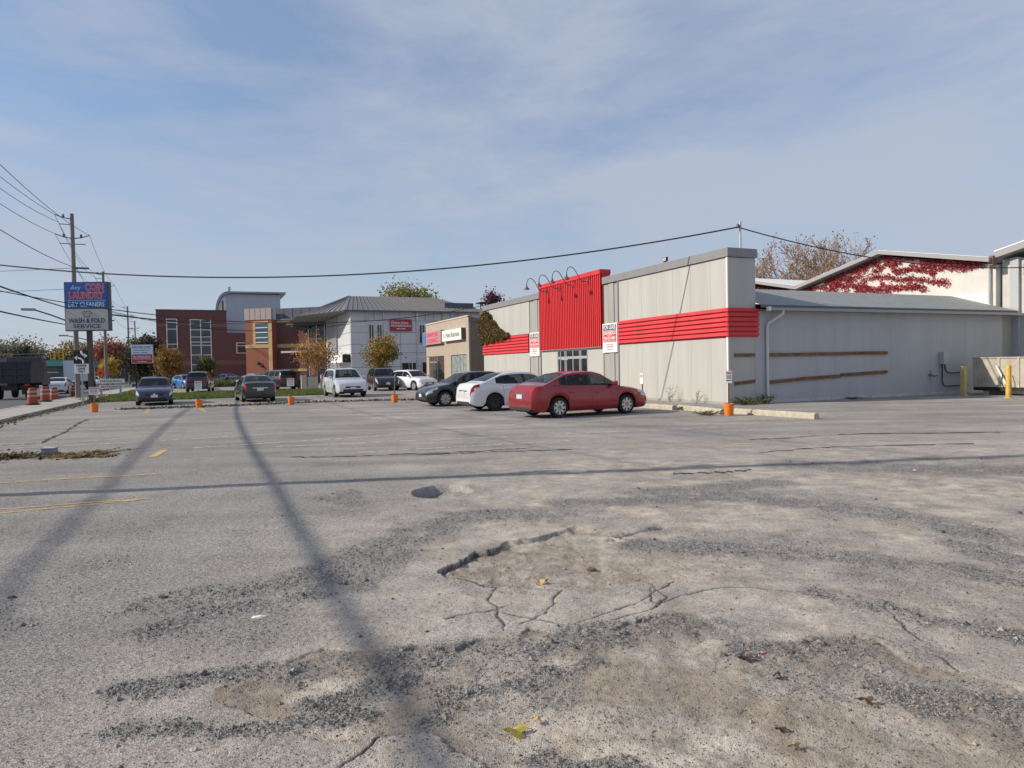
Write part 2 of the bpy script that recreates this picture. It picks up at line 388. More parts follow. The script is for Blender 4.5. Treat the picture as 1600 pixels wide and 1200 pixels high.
    bsum = N.new('ShaderNodeMath'); bsum.operation = 'ADD'
    L.new(vo.outputs['Distance'], bsum.inputs[0]); L.new(nz(160, 3).outputs['Fac'], bsum.inputs[1])
    bp = N.new('ShaderNodeBump'); bp.inputs['Strength'].default_value = .5; bp.inputs['Distance'].default_value = .010
    L.new(bsum.outputs[0], bp.inputs['Height'])
    bp2 = N.new('ShaderNodeBump'); bp2.inputs['Strength'].default_value = .4; bp2.inputs['Distance'].default_value = .02
    L.new(nz(28, 6, .7).outputs['Fac'], bp2.inputs['Height']); L.new(bp.outputs[0], bp2.inputs['Normal']); L.new(bp2.outputs[0], p.inputs['Normal'])
    me.materials.append(m)
    o = bpy.data.objects.new('parking_lot', me); COL.objects.link(o)
    tag(o, kind='structure'); return o
build_ground()

def scatter_stones():
    rng = np.random.default_rng(5)
    n = 430000
    y = 2.35 / (1 - rng.random(n) * (1 - 2.35 / 12.5)); x = (rng.random(n) * 2 - 1) * .95 * y
    _, dust, gr, cr, sm = terrain(x, y)
    prob = np.clip(gr * 1.0 + dust * .20 + .05 + .35 * np.where(inpoly(x, y, HOLE_A), 1, 0), 0, 1)
    k = rng.random(n) < prob * .42
    x, y, gr = x[k], y[k], gr[k]; n = len(x)
    z = terrain(x, y)[0]
    s = (.0020 + .0036 * rng.random(n) ** 2.5) * (1 + .5 * gr) * np.where(rng.random(n) < .012, 2.8, 1) * np.where(rng.random(n) < .0012, 2.0, 1) * (.85 + .05 * y)
    base = np.array([(1, 0, 0), (0, 1, 0), (-1, 0, 0), (0, -1, 0), (0, 0, .8), (0, 0, -.5)], float)
    ang = rng.random(n) * 6.28
    P = base[None] * s[:, None, None] * (0.7 + .6 * rng.random((n, 6, 1)))
    ca, sa = np.cos(ang)[:, None], np.sin(ang)[:, None]
    PX = P[:, :, 0] * ca - P[:, :, 1] * sa; PY = P[:, :, 0] * sa + P[:, :, 1] * ca
    V = np.stack([PX + x[:, None], PY + y[:, None], P[:, :, 2] + (z + s * .25)[:, None]], 2)
    F = np.array([(0, 1, 4), (1, 2, 4), (2, 3, 4), (3, 0, 4)])
    T = V[:, F.ravel()].reshape(-1, 3)
    g = .07 + .26 * rng.random(n) ** 1.5
    cols = np.stack([g * 1.03, g, g * .94], 1); cols = np.repeat(cols, 4, 0)
    warm = np.repeat(rng.random(n) < .25, 4); cols[warm] *= (1.25, 1.05, .85)
    m = bpy.data.materials.new('loose_stone'); m.use_nodes = True
    p = m.node_tree.nodes['Principled BSDF']; p.inputs['Roughness'].default_value = .95
    a = m.node_tree.nodes.new('ShaderNodeAttribute'); a.attribute_name = 'leaf'; m.node_tree.links.new(a.outputs['Color'], p.inputs['Base Color'])
    o = quadmesh('loose_gravel', T, m, cols=cols, tri=True)
    tag(o, 'loose grey gravel crumbled from the broken asphalt in the foreground', 'gravel', kind='stuff')
scatter_stones()

# ------------------------------------------------------------------ road, pavement, grass, painted lines
GRID = (0, 0, FA)
def sheet_ab(name, a0, a1, b0, b1, z, m, kind='structure', na=1, nb=1):
    b = MB(); vv = []
    for i in range(na + 1):
        for j in range(nb + 1): vv.append((b0 + (b1 - b0) * j / nb, a0 + (a1 - a0) * i / na, z))
    b.add(vv, [(i * (nb + 1) + j, i * (nb + 1) + j + 1, (i + 1) * (nb + 1) + j + 1, (i + 1) * (nb + 1) + j) for i in range(na) for j in range(nb)])
    o = b.build(name, m); o.rotation_euler = GRID; tag(o, kind=kind); return o
ROADM = mat('road_asphalt', (.10, .10, .105), .85, var=.25, scale=1.2, bump=.3, bscale=90)
CONC = mat('pavement_concrete', (.40, .375, .335), .9, var=.22, scale=2.5, bump=.25, bscale=60)
KERB = mat('kerb_concrete', (.42, .40, .36), .9, var=.2, scale=4, bump=.2)
sheet_ab('road', -60, 700, -22.5, -9.0, .004, ROADM)
pv = thing('pavement', None, None, (0, 0, 0), FA); tag(pv, kind='structure')
k = 0
slab = {}
for i in range(-10, 75):
    a0 = i * 1.8
    o = MB().box(-8.80, -6.95, a0 + .008, a0 + 1.792, .0, .105).build('paving_slab', CONC, pv, bevel=.01) if not slab else None
    if o: slab['m'] = o.data; slab['a'] = a0; slab['o'] = o
    else:
        o = slab['o'].copy(); COL.objects.link(o); o.location = (0, a0 - slab['a'], random.uniform(-.006, .006))
for i in range(-4, 34):
    MB().box(-9.02, -8.81, i * 4.0 + .006, i * 4.0 + 3.994, .0, .118).build('kerb_stone', KERB, pv, bevel=.02)
MB().box(-9.02, -6.95, 136, 420, .0, .10).build('far_pavement', CONC, pv)
tag(MB().box(-24.6, -22.5, -40, 420, .0, .11).build('far_side_pavement', CONC), kind='structure').rotation_euler = GRID
YEL = None
def paint(name, col, wear):
    m = bpy.data.materials.new(name); m.use_nodes = True
    N, L = m.node_tree.nodes, m.node_tree.links
    p = N['Principled BSDF']; p.inputs['Roughness'].default_value = .8
    t = N.new('ShaderNodeTexCoord')
    n = N.new('ShaderNodeTexNoise'); n.inputs['Scale'].default_value = 7; n.inputs['Detail'].default_value = 9; n.inputs['Roughness'].default_value = .75
    L.new(t.outputs['Object'], n.inputs['Vector'])
    r_ = N.new('ShaderNodeValToRGB'); r_.color_ramp.elements[0].position = wear - .07; r_.color_ramp.elements[0].color = (0, 0, 0, 1); r_.color_ramp.elements[1].position = wear + .07
    L.new(n.outputs['Fac'], r_.inputs['Fac']); L.new(r_.outputs[0], p.inputs['Alpha'])
    n2 = N.new('ShaderNodeTexNoise'); n2.inputs['Scale'].default_value = 30; L.new(t.outputs['Object'], n2.inputs['Vector'])
    r2 = N.new('ShaderNodeValToRGB'); r2.color_ramp.elements[0].color = (*(c * .6 for c in col), 1); r2.color_ramp.elements[1].color = (*col, 1)
    L.new(n2.outputs['Fac'], r2.inputs['Fac']); L.new(r2.outputs[0], p.inputs['Base Color'])
    return m
YEL = paint('worn_yellow_paint', (.64, .47, .18), .44); WHT = paint('worn_white_paint', (.74, .71, .64), .47); FYEL = paint('faded_yellow_paint', (.62, .50, .27), .48); BLU = paint('worn_blue_paint', (.20, .26, .42), .52)
LINES = [('YEL', (-9.6, 10.15), (-5.85, 11.29), .10), ('YEL', (-7.9, 7.9), (-4.83, 9.10), .085), ('YEL', (-7.6, 7.35), (-4.90, 9.0), .07), ('FYEL', (-11.8, 12.86), (-7.2, 13.62), .09),
 ('WHT', (-11.64, 15.64), (-8.27, 17.10), .11), ('WHT', (-8.27, 17.10), (-4.96, 19.00), .11), ('WHT', (-10.64, 17.07), (-9.53, 18.46), .1), ('WHT', (-7.05, 15.14), (1.05, 19.32), .12),
 ('WHT', (-5.20, 15.08), (5.21, 17.61), .11), ('WHT', (-3.09, 13.74), (1.39, 15.22), .1), ('YEL', (3.58, 19.39), (6.12, 21.22), .11), ('YEL', (6.76, 21.32), (7.68, 18.86), .11), ('FYEL', (7.68, 18.86), (4.90, 17.67), .11),
 ('FYEL', (8.87, 19.98), (18.67, 25.19), .13), ('YEL', (-15.26, 28.69), (-16.95, 32.27), .14), ('YEL', (-14.75, 32.57), (-12.80, 28.79), .14), ('YEL', (-12.62, 32.92), (-11.21, 30.03), .14),
 ('WHT', (-8.70, 29.25), (-5.79, 31.16), .14), ('WHT', (1.79, 19.59), (5.95, 24.76), .1), ('WHT', (-15.08, 20.28), (-10.77, 21.06), .12), ('WHT', (-5.49, 24.59), (-1.02, 26.90), .12),
 ('WHT', (-17.5, 23.6), (-12.5, 24.9), .12), ('WHT', (-0.2, 23.3), (1.6, 24.1), .12), ('FYEL', (-3.5, 29.0), (0.5, 30.7), .12)]
for i, (mm, p0, p1, w) in enumerate(LINES):
    a_, b_ = Vector(p0), Vector(p1); d = (b_ - a_); n_ = Vector((-d.y, d.x)).normalized() * w / 2
    seg = max(2, int(d.length / .25)); mbk = MB(); vv = []
    for k in range(seg + 1):
        q = a_ + d * k / seg
        for sgn in (-1, 1):
            x_, y_ = q.x + n_.x * sgn, q.y + n_.y * sgn
            vv.append((x_, y_, float(terrain(np.array([x_]), np.array([y_]))[0][0]) + .005))
    mbk.add(vv, [(2 * k, 2 * k + 1, 2 * k + 3, 2 * k + 2) for k in range(seg)])
    o = mbk.build('painted_line', dict(YEL=YEL, WHT=WHT, FYEL=FYEL)[mm]); tag(o, kind='structure')
def patch(name, pts, m, z=.005):
    o = MB().add([(x_, y_, z) for x_, y_ in pts], [tuple(range(len(pts)))]).build(name, m); tag(o, kind='structure'); return o
patch('painted_block', [(-7.20, 13.6), (-7.05, 13.62), (-7.42, 14.85), (-7.58, 14.83)], paint('orange_paint', (.66, .47, .17), .36), .006)
patch('painted_accessible_bay', [(-3.2, 27.6), (-1.0, 28.5), (-1.4, 29.5), (-3.6, 28.6)], BLU)

TARM = mat('crack_tar', (.045, .043, .042), .9)
for i, c in enumerate(CRACKS_FAR):
    r_ = random.Random(i); pts = []
    for (x0_, y0_), (x1_, y1_) in zip(c[:-1], c[1:]):
        for k in range(14): pts.append((x0_ + (x1_ - x0_) * k / 14 + r_.uniform(-.05, .05), y0_ + (y1_ - y0_) * k / 14 + r_.uniform(-.07, .07)))
    vv = []
    for x_, y_ in pts:
        w_ = r_.uniform(.004, .035) * (1 + .06 * y_); zz = float(terrain(np.array([x_]), np.array([y_]))[0][0]) + .007; vv += [(x_ - w_ * .6, y_ - w_, zz), (x_ + w_ * .6, y_ + w_, zz)]
    o = MB().add(vv, [(2 * k, 2 * k + 1, 2 * k + 3, 2 * k + 2) for k in range(len(pts) - 1)]).build('asphalt_crack', TARM); tag(o, kind='structure')

def blades(name, label, cat, pts_fn, n, h, cols, wdt=.03, base_z=0.0, kind='stuff'):
    rng = np.random.default_rng(abs(hash(name)) % 1000 if False else len(name) + n % 97)
    xy = pts_fn(rng, n); n = len(xy)
    ang = rng.random(n) * 6.28; hh = h * (.5 + rng.random(n)); ln = (rng.random((n, 2)) - .5) * hh[:, None] * .9
    dx, dy = np.cos(ang) * wdt * (.5 + rng.random(n)), np.sin(ang) * wdt * (.5 + rng.random(n))
    z0 = np.full(n, base_z)
    V = np.stack([np.stack([xy[:, 0] - dx, xy[:, 1] - dy, z0], 1), np.stack([xy[:, 0] + dx, xy[:, 1] + dy, z0], 1), np.stack([xy[:, 0] + ln[:, 0], xy[:, 1] + ln[:, 1], z0 + hh], 1)], 1)
    c = np.array(cols)[rng.integers(0, len(cols), n)] * (.7 + .6 * rng.random((n, 1)))
    o = quadmesh(name, V.reshape(-1, 3), leafmat('leaf_surface'), cols=c, tri=True)
    return tag(o, label, cat, kind=kind)
def ab_area(a0, a1, b0, b1):
    def f(rng, n):
        a = a0 + (a1 - a0) * rng.random(n); b = b0 + (b1 - b0) * rng.random(n)
        return np.stack([-.4 * a + .9165 * b, .9165 * a + .4 * b], 1)
    return f
SOIL = mat('soil', (.10, .12, .045), .95, var=.35, scale=4, bump=.4)
sheet_ab('lawn_soil', 47.6, 60.5, -6.9, 8.4, .02, SOIL)
blades('grass', 'green mown grass strip behind the parked cars', 'grass', ab_area(47.6, 60.5, -6.9, 8.4), 42000, .11, [(.10, .17, .035), (.14, .20, .04), (.20, .22, .07), (.08, .13, .03)], .035, .02)
sheet_ab('verge_soil', 63, 96, -6.6, -4.6, .02, SOIL)
blades('verge_grass', 'rough green grass verge beside the pavement further down the street', 'grass', ab_area(63, 96, -6.6, -4.6), 9000, .16, [(.12, .18, .04), (.20, .20, .07)], .05, .02)
sheet_ab('island_soil', 84, 93, -3.5, 9, .02, SOIL)
blades('hedge_row', 'low green planting along the island in front of the brick building', 'ground cover', ab_area(84, 92, -3.0, 8), 12000, .55, [(.13, .17, .05), (.18, .19, .07), (.09, .12, .04)], .07, .02)
# strip of broken asphalt, dirt and dead weeds between the two lots
DIRT = mat('dirt', (.13, .105, .08), .95, var=.5, scale=3, bump=.8, bscale=20)
def rubble(name, label, pts, n, smin, smax, width, z=0.0, cols=((.13, .115, .10), (.22, .19, .15), (.08, .075, .07))):
    rng = np.random.default_rng(n); V, C = [], []
    pts = np.array(pts)
    for i in range(n):
        k = rng.integers(0, len(pts) - 1); t = rng.random(); c = pts[k] * (1 - t) + pts[k + 1] * t + rng.normal(0, width, 2)
        s = smin + (smax - smin) * rng.random() ** 3
        base = np.array([(1, 0, 0), (0, 1, 0), (-1, 0, 0), (0, -1, 0), (0, 0, .8)]) * s * (.6 + .8 * rng.random((5, 1)))
        base = base + (c[0], c[1], z)
        V.append(base[[0, 1, 4, 1, 2, 4, 2, 3, 4, 3, 0, 4]]); cc = np.array(cols[rng.integers(0, len(cols))]) * (.7 + .6 * rng.random()); C += [cc] * 4
    o = quadmesh(name, np.concatenate(V), MATS['stone_surface'] if 'stone_surface' in MATS else leafmat('stone_surface', .95), cols=np.array(C), tri=True)
    return tag(o, label, 'rubble', kind='stuff')
ab2 = lambda a, b: tuple(W(a, b).xy)
rubble('rubble_strip', 'strip of broken asphalt and dirt between the two parking lots', [ab2(36.9, -3.8), ab2(36.7, -1), ab2(36.5, 2), ab2(37.0, 5), ab2(36.2, 8.0), ab2(35.2, 10.5)], 2600, .02, .12, .28)
rubble('pavement_edge_dirt', 'dirt and dead weeds along the lot side of the pavement', [ab2(26, -6.6), ab2(34, -6.7), ab2(42, -6.6), ab2(47, -6.6)], 1200, .015, .08, .18, cols=((.16, .14, .08), (.24, .20, .12), (.12, .12, .05)))

# ------------------------------------------------------------------ big store with the red front
OFF = mat('cream_panel', (.43, .425, .40), .75, var=.10, scale=1.1, streak=True, bump=.05)
GREYP = mat('grey_pilaster', (.325, .325, .305), .75, var=.16, scale=1.6, streak=True)
COPE = mat('grey_coping', (.225, .225, .235), .5, var=.08, scale=2)
RED = mat('red_metal', (.60, .026, .032), .5, var=.16, scale=1.5, streak=True)
GAP = mat('joint_grey', (.33, .325, .30), .9)
ALU = mat('aluminium', (.62, .62, .61), .35, metal=.6)
GLASS = mat('dark_glass', (.020, .022, .026), .06, spec=.7)
BLACK = mat('black', (.012, .012, .013), .5)
WHITE = mat('white_paint', (.78, .77, .74), .5)
SIGNW = mat('sign_white', (.80, .80, .78), .4)
SIGNR = mat('sign_red', (.60, .05, .06), .4)
SIGNK = mat('sign_dark', (.05, .05, .07), .4)
A0, A1, BF = 21.4, 47.7, 18.6
store = thing('store_building', 'cream single storey store with a red ribbed metal entrance front', 'store', W(A0, BF), FA)
def S(): return MB((BF, A0, 0))
S().box(18.66, 19.9, 21.42, 47.66, 0, 5.74).build('wall', GAP, store)
S().box(19.9, 34.5, 24.5, 47.6, 0, 4.3).build('rear_wall', OFF, store)
# cream panels, upper and lower, with open joints
def panels(edges, z0, z1):
    for e0, e1 in zip(edges[:-1], edges[1:]):
        S().box(18.60, 18.655, e0 + .004, e1 - .004, z0, z1).build('wall_panel', OFF, store)
right = [21.4, 22.42, 23.67, 24.9, 26.1, 27.28, 28.47, 29.24]; left = [39.7, 41.0, 42.3, 43.6, 44.9, 46.2, 47.7]
panels(right, 3.80, 5.76); panels(right, .10, 2.62); panels(left, 3.74, 5.76); panels(left, .10, 2.52)
panels([30.76, 32.38], .1, 2.58); panels([35.92, 38.0], .1, 2.58)
S().box(18.55, 18.65, 21.36, 32.3, 0, .10).build('base_flashing', GREYP, store); S().box(18.55, 18.65, 36.0, 47.7, 0, .10).build('base_flashing', GREYP, store)
S().box(18.55, 18.598, 21.36, 21.44, .10, 5.76).build('corner_trim', WHITE, store)
for e0, e1 in ((29.26, 30.74), (38.05, 39.68)):
    S().box(18.64, 18.66, e0, e1, .1, 5.76).build('pilaster', GREYP, store)
    S().box(18.60, 18.64, e0 + .45, e0 + .95, .1, 5.76).build('pilaster_strip', GREYP, store)
    S().box(18.555, 18.64, e0 - .02, e0 + .05, .1, 5.78).build('pilaster_trim', COPE, store)
# red band: six boards with deep grooves between
def band(e0, e1, z0, z1, n=6):
    hgt = (z1 - z0) / n
    S().box(18.60, 18.64, e0, e1, z0, z1).build('band_backing', RED, store)
    for i in range(n):
        za = z0 + i * hgt
        S().add([(18.60, y_, za + .045) for y_ in (e0, e1)] + [(18.49, y_, za + .055) for y_ in (e0, e1)] + [(18.52, y_, za + hgt - .004) for y_ in (e0, e1)] + [(18.60, y_, za + hgt - .004) for y_ in (e0, e1)],
                [(0, 1, 3, 2), (2, 3, 5, 4), (4, 5, 7, 6), (0, 2, 4, 6), (1, 7, 5, 3)]).build('band_board', RED, store)
band(21.40, 29.2, 2.65, 3.79); band(39.72, 47.7, 2.52, 3.70)
hgt = (3.79 - 2.65) / 6
S().box(18.50, 20.08, 21.36, 21.40, 2.65, 3.79).build('band_backing', RED, store)
for i in range(6):
    za = 2.65 + i * hgt
    S().add([(x_, 21.36, za + .045) for x_ in (18.5, 20.06)] + [(x_, 21.26, za + .055) for x_ in (18.5, 20.06)] + [(x_, 21.29, za + hgt - .004) for x_ in (18.5, 20.06)] + [(x_, 21.36, za + hgt - .004) for x_ in (18.5, 20.06)],
            [(0, 2, 3, 1), (2, 4, 5, 3), (4, 6, 7, 5), (0, 6, 4, 2), (1, 3, 5, 7)]).build('band_board', RED, store)
# side of the parapet block (in shade), coping
S().box(18.60, 19.96, 21.37, 21.42, .10, 2.65).build('side_panel', OFF, store); S().box(18.60, 19.96, 21.37, 21.42, 3.79, 5.76).build('side_panel', OFF, store)
S().box(18.52, 20.02, 21.30, 30.70, 5.78, 6.13).build('coping', COPE, store, bevel=.015); S().box(18.52, 20.02, 38.0, 47.75, 5.78, 6.15).build('coping', COPE, store, bevel=.015)
# ribbed red entrance front
e0, e1, z0, z1 = 30.75, 37.97, 2.60, 6.33
vv, ff = [], []; n = 36; pitch = (e1 - e0) / n
prof = []
for i in range(n):
    y_ = e0 + i * pitch
    prof += [(18.46, y_), (18.46, y_ + pitch * .50), (18.555, y_ + pitch * .56), (18.555, y_ + pitch * .94)]
prof.append((18.46, e1))
for (x_, y_) in prof: vv += [(x_, y_, z0), (x_, y_, z1)]
ff = [(2 * i, 2 * i + 1, 2 * i + 3, 2 * i + 2) for i in range(len(prof) - 1)]
S().add(vv, ff).build('ribbed_panel', RED, store)
S().box(18.56, 19.05, e0, e1, z0, z1).build('entrance_block', RED, store)
S().box(18.42, 19.08, e0 - .03, e1 + .03, 6.33, 6.57).build('red_coping', RED, store, bevel=.01)
S().box(18.46, 18.56, e0, e1, 2.56, 2.60).build('drip_edge', COPE, store)
# entrance doors, recessed
ent = S().box(18.657, 18.70, 32.40, 35.90, 0, 2.54).build('entrance', GLASS, store)
for y_ in (32.44, 33.15, 33.30, 34.05, 34.85, 35.0, 35.55, 35.86): S().box(18.60, 18.66, y_ - .035, y_ + .035, 0, 2.50).build('mullion', ALU, ent)
S().box(18.60, 18.66, 32.40, 35.9, 2.03, 2.17).build('transom', ALU, ent); S().box(18.60, 18.66, 32.40, 35.9, 2.48, 2.555).build('head_frame', ALU, ent); S().box(18.58, 18.66, 34.6, 35.4, 1.98, 2.10).build('operator_box', ALU, ent)
for y_, z_ in ((32.75, 1.15), (35.3, 1.05), (34.45, 1.3)): S().lathe([(.001, -.01), (.13, -.005), (.13, .005), (.001, .01)], (18.645, y_, z_), 14, 'x' if False else 'z').build('door_sticker', SIGNW, ent)
# lamps over the red front: each a gooseneck with a shade
LAMPM = mat('lamp_grey', (.14, .11, .11), .45, metal=.3)
for i, y_ in enumerate((37.0, 35.35, 33.7, 32.05)):
    lab = ['gooseneck lamp above the red front, furthest from the street corner parapet', 'gooseneck lamp above the red front, second from its left end', 'gooseneck lamp above the red front, third from its left end', 'gooseneck lamp above the red front, nearest the cream parapet corner'][i]
    lp = thing('gooseneck_lamp', lab, 'lamp', W(y_, 18.48, 6.10), FA, 'lamps over the red front')
    MB().box(-.04, .05, -.07, .07, -.10, .10).build('wall_plate', LAMPM, lp)
    pts = [(-.02, 0, 0), (-.25, 0, .02)] + [(-.25 - .42 * (1 - math.cos(t)) * .9 - .12 * t, 0, .02 + .62 * math.sin(t * .62) ) for t in (.3, .7, 1.2, 1.8, 2.4, 3.0)]
    pts = [(-.02, 0, 0), (-.30, 0, -.02), (-.48, 0, .12), (-.66, 0, .42), (-.84, 0, .66), (-1.02, 0, .74), (-1.18, 0, .66), (-1.26, 0, .46), (-1.27, 0, .28)]
    MB().tube(pts, .022, 6).build('arm', LAMPM, lp, smooth=True)
    MB().lathe([(.17, -.02), (.15, .05), (.06, .13), (.045, .24), (.02, .28)], (-1.27, 0, .08), 14).build('shade', LAMPM, lp, smooth=True)
# flood lights on the parapet
for y_, lab in ((25.6, 'small black floodlight on the cream parapet right of the red front'), (44.2, 'small black floodlight on the parapet left of the red front')):
    fl = thing('floodlight', lab, 'floodlight', W(y_, 18.75, 6.13), FA)
    MB().box(-.03, .03, -.03, .03, -.01, .10).build('bracket', BLACK, fl)
    hd = MB().box(-.05, .05, -.14, .14, .08, .27).build('head', BLACK, fl, bevel=.01); MB().box(-.062, -.05, -.11, .11, .10, .25).build('lens', ALU, hd)
# FOR LEASE boards
for y_, lab in ((30.02, 'white and red FOR LEASE board on the pilaster right of the red front'), (38.86, 'white and red FOR LEASE board on the pilaster left of the red front')):
    sg = thing('lease_sign', lab, 'sign', W(y_, 18.55, 2.28), FA, 'FOR LEASE boards')
    MB().box(-.02, .03, -.69, .69, 0, 1.47).build('board', SIGNW, sg)
    MB().box(-.026, -.02, -.62, .62, 1.12, 1.40).build('dark_header', SIGNK, sg); MB().box(-.026, -.02, -.62, .62, .52, 1.10).build('red_field', SIGNR, sg)
    text(sg, 'FOR LEASE', (-.03, 0, 1.26), LEFTF, .20, SIGNW, 1.15, bold=.004); text(sg, 'JOHN VENDICAS', (-.03, 0, .97), LEFTF, .17, SIGNW, 1.14, bold=.004)
    text(sg, 'BROKER', (-.03, 0, .845), LEFTF, .05, SIGNW, .4); text(sg, '905-623-6000', (-.03, 0, .72), LEFTF, .14, SIGNW, 1.05, bold=.003); text(sg, 'FRANK REAL ESTATE', (-.03, 0, .58), LEFTF, .07, SIGNW, 1.1)
    text(sg, 'ROYAL', (-.024, .10, .40), LEFTF, .07, SIGNR, .40); text(sg, 'LEPAGE', (-.024, .08, .28), LEFTF, .08, SIGNR, .45); text(sg, 'FRANK', (-.024, .0, .15), LEFTF, .05, SIGNK, .5)
    MB().box(-.026, -.02, -.35, -.12, .24, .44).build('emblem', mat('emblem_grey', (.45, .47, .5), .5), sg)
# service mast
ms = thing('service_mast', 'grey service mast with insulator rising from the store roof by the corner', 'mast', W(22.45, 20.2, 5.2), FA)
MB().tube([(0, 0, 0), (0, 0, 2.25)], .045, 8).build('pipe', mat('galvanised', (.42, .43, .44), .5, metal=.3), ms, smooth=True)
MB().lathe([(.03, 0), (.07, .05), (.07, .12), (.02, .18)], (-.12, 0, 1.98), 10).build('insulator', LAMPM, ms); MB().box(-.16, .05, -.025, .025, 2.02, 2.07).build('bracket', LAMPM, ms)

# ------------------------------------------------------------------ grey lean-to beside it
GRYW = mat('grey_painted_wall', (.41, .425, .45), .75, var=.10, scale=.7, streak=True, bump=.06, col2=(.375, .39, .41))
ROOFG = mat('green_grey_roof', (.27, .285, .28), .7, var=.15, scale=3, bump=.1)
PIPE = mat('pale_grey_pipe', (.56, .57, .57), .5)
WOODB = mat('bare_wood', (.20, .105, .045), .8, var=.4, scale=6, col2=(.10, .05, .025))
lean = thing('lean_to', 'long grey lean-to with a low green-grey roof beside the store', 'building', W(21.4, 28), FA)
def Ln(): return MB((28, 21.4, 0))
Ln().box(19.99, 36.5, 21.46, 24.3, 0, 3.72).build('wall', GAP, lean)
ed = [19.99, 20.9, 22.6, 24.3, 26.0, 27.7, 29.4, 31.1, 32.8, 34.5, 35.55]
for x0_, x1_ in zip(ed[:-1], ed[1:]):
    Ln().box(x0_ + .002, x1_ - .002, 21.41, 21.46, .12, 3.72).build('wall_panel', GRYW, lean)
Ln().box(19.99, 36.5, 21.38, 21.47, 0, .12).build('base_board', mat('pale_base', (.50, .52, .52), .8, var=.2, scale=5), lean)
Ln().box(19.93, 20.0, 21.36, 21.46, .05, 2.62).build('corner_trim', GRYW, lean)
# roof: pitched up to a ridge, with a flat top behind
Ln().add([(19.98, 21.10, 3.92), (36.2, 21.10, 3.92), (36.2, 24.3, 4.95), (19.98, 24.3, 4.95), (19.98, 27.5, 4.7), (36.2, 27.5, 4.7)], [(0, 1, 2, 3), (3, 2, 5, 4)]).build('roof', ROOFG, lean)
for x_ in np.arange(20.3, 36.1, .45):
    pass
Ln().box(19.98, 36.2, 21.12, 21.45, 3.70, 3.735).build('soffit', mat('soffit_dark', (.16, .165, .18), .8), lean)
Ln().box(19.98, 36.2, 21.06, 21.12, 3.80, 3.915).build('fascia', mat('fascia_dark', (.10, .11, .13), .6), lean)
gut = Ln().box(20.32, 36.5, 20.94, 21.06, 3.68, 3.80).build('gutter', mat('gutter_grey', (.30, .30, .31), .5), lean, bevel=.02)
Ln().box(20.24, 20.34, 20.92, 21.08, 3.67, 3.83).build('gutter_end', WHITE, gut)
ds = Ln().tube([(21.05, 21.0, 3.70), (21.02, 21.02, 3.55), (20.55, 21.3, 3.20), (20.52, 21.33, 3.05), (20.52, 21.33, .35), (20.58, 21.25, .18)], .06, 8).build('downspout', PIPE, lean, smooth=True)
# bare wooden rails
for i, (x0_, x1_, z_) in enumerate(((18.85, 19.88, 1.94), (20.6, 23.1, 1.94), (23.12, 25.1, 1.95), (25.13, 27.43, 1.96), (18.85, 19.88, .82), (20.6, 22.1, .83), (22.13, 24.6, .92), (24.63, 27.43, 1.04))):
    z2_ = z_ + (0.0 if z_ > 1.5 else .08)
    Ln().prism([(x0_, z_ - .07), (x1_, z2_ - .07), (x1_, z2_ + .06), (x0_, z_ + .06)], 'y', 21.33, 21.365 if x0_ < 20 else 21.408).build('wooden_rail', WOODB, lean)
mb_ = thing('meter_box', 'grey electrical box with black conduits on the grey wall', 'electrical box', W(21.40, 31.07, .15), FA)
GBX = mat('meter_grey', (.40, .42, .43), .5)
bx_ = MB().box(-.17, .17, -.24, 0, 1.24, 1.80).build('cabinet', GBX, mb_, bevel=.01); MB().box(.17, .22, -.16, -.10, 1.50, 1.62).build('handle', BLACK, bx_)
MB().tube([(-.12, -.12, 1.24), (-.12, -.12, .45), (-.05, -.12, .28), (.1, -.12, .22), (1.7, -.12, .22)], .03, 7).build('conduit', BLACK, mb_, smooth=True)
MB().tube([(.06, -.12, 1.24), (.08, -.12, 1.0), (.22, -.12, .86), (.42, -.12, .82), (1.6, -.12, .84)], .03, 7).build('conduit', BLACK, mb_, smooth=True)
tp = thing('wall_tap', 'blue grey hose tap fitting low on the grey wall', 'tap', W(21.40, 30.22, .85), FA)
MB().tube([(0, 0, .05), (0, -.16, .05), (.12, -.2, .0)], .05, 7).build('spout', mat('tap_blue', (.14, .18, .24), .5), tp, smooth=True); MB().tube([(-.02, -.12, .05), (-.08, -.13, .28)], .018, 6).build('lever', MATS['tap_blue'], tp); MB().lathe([(.09, 0), (.11, .03), (.02, .05)], (.16, -.2, .0), 10).build('cap', MATS['tap_blue'], tp)

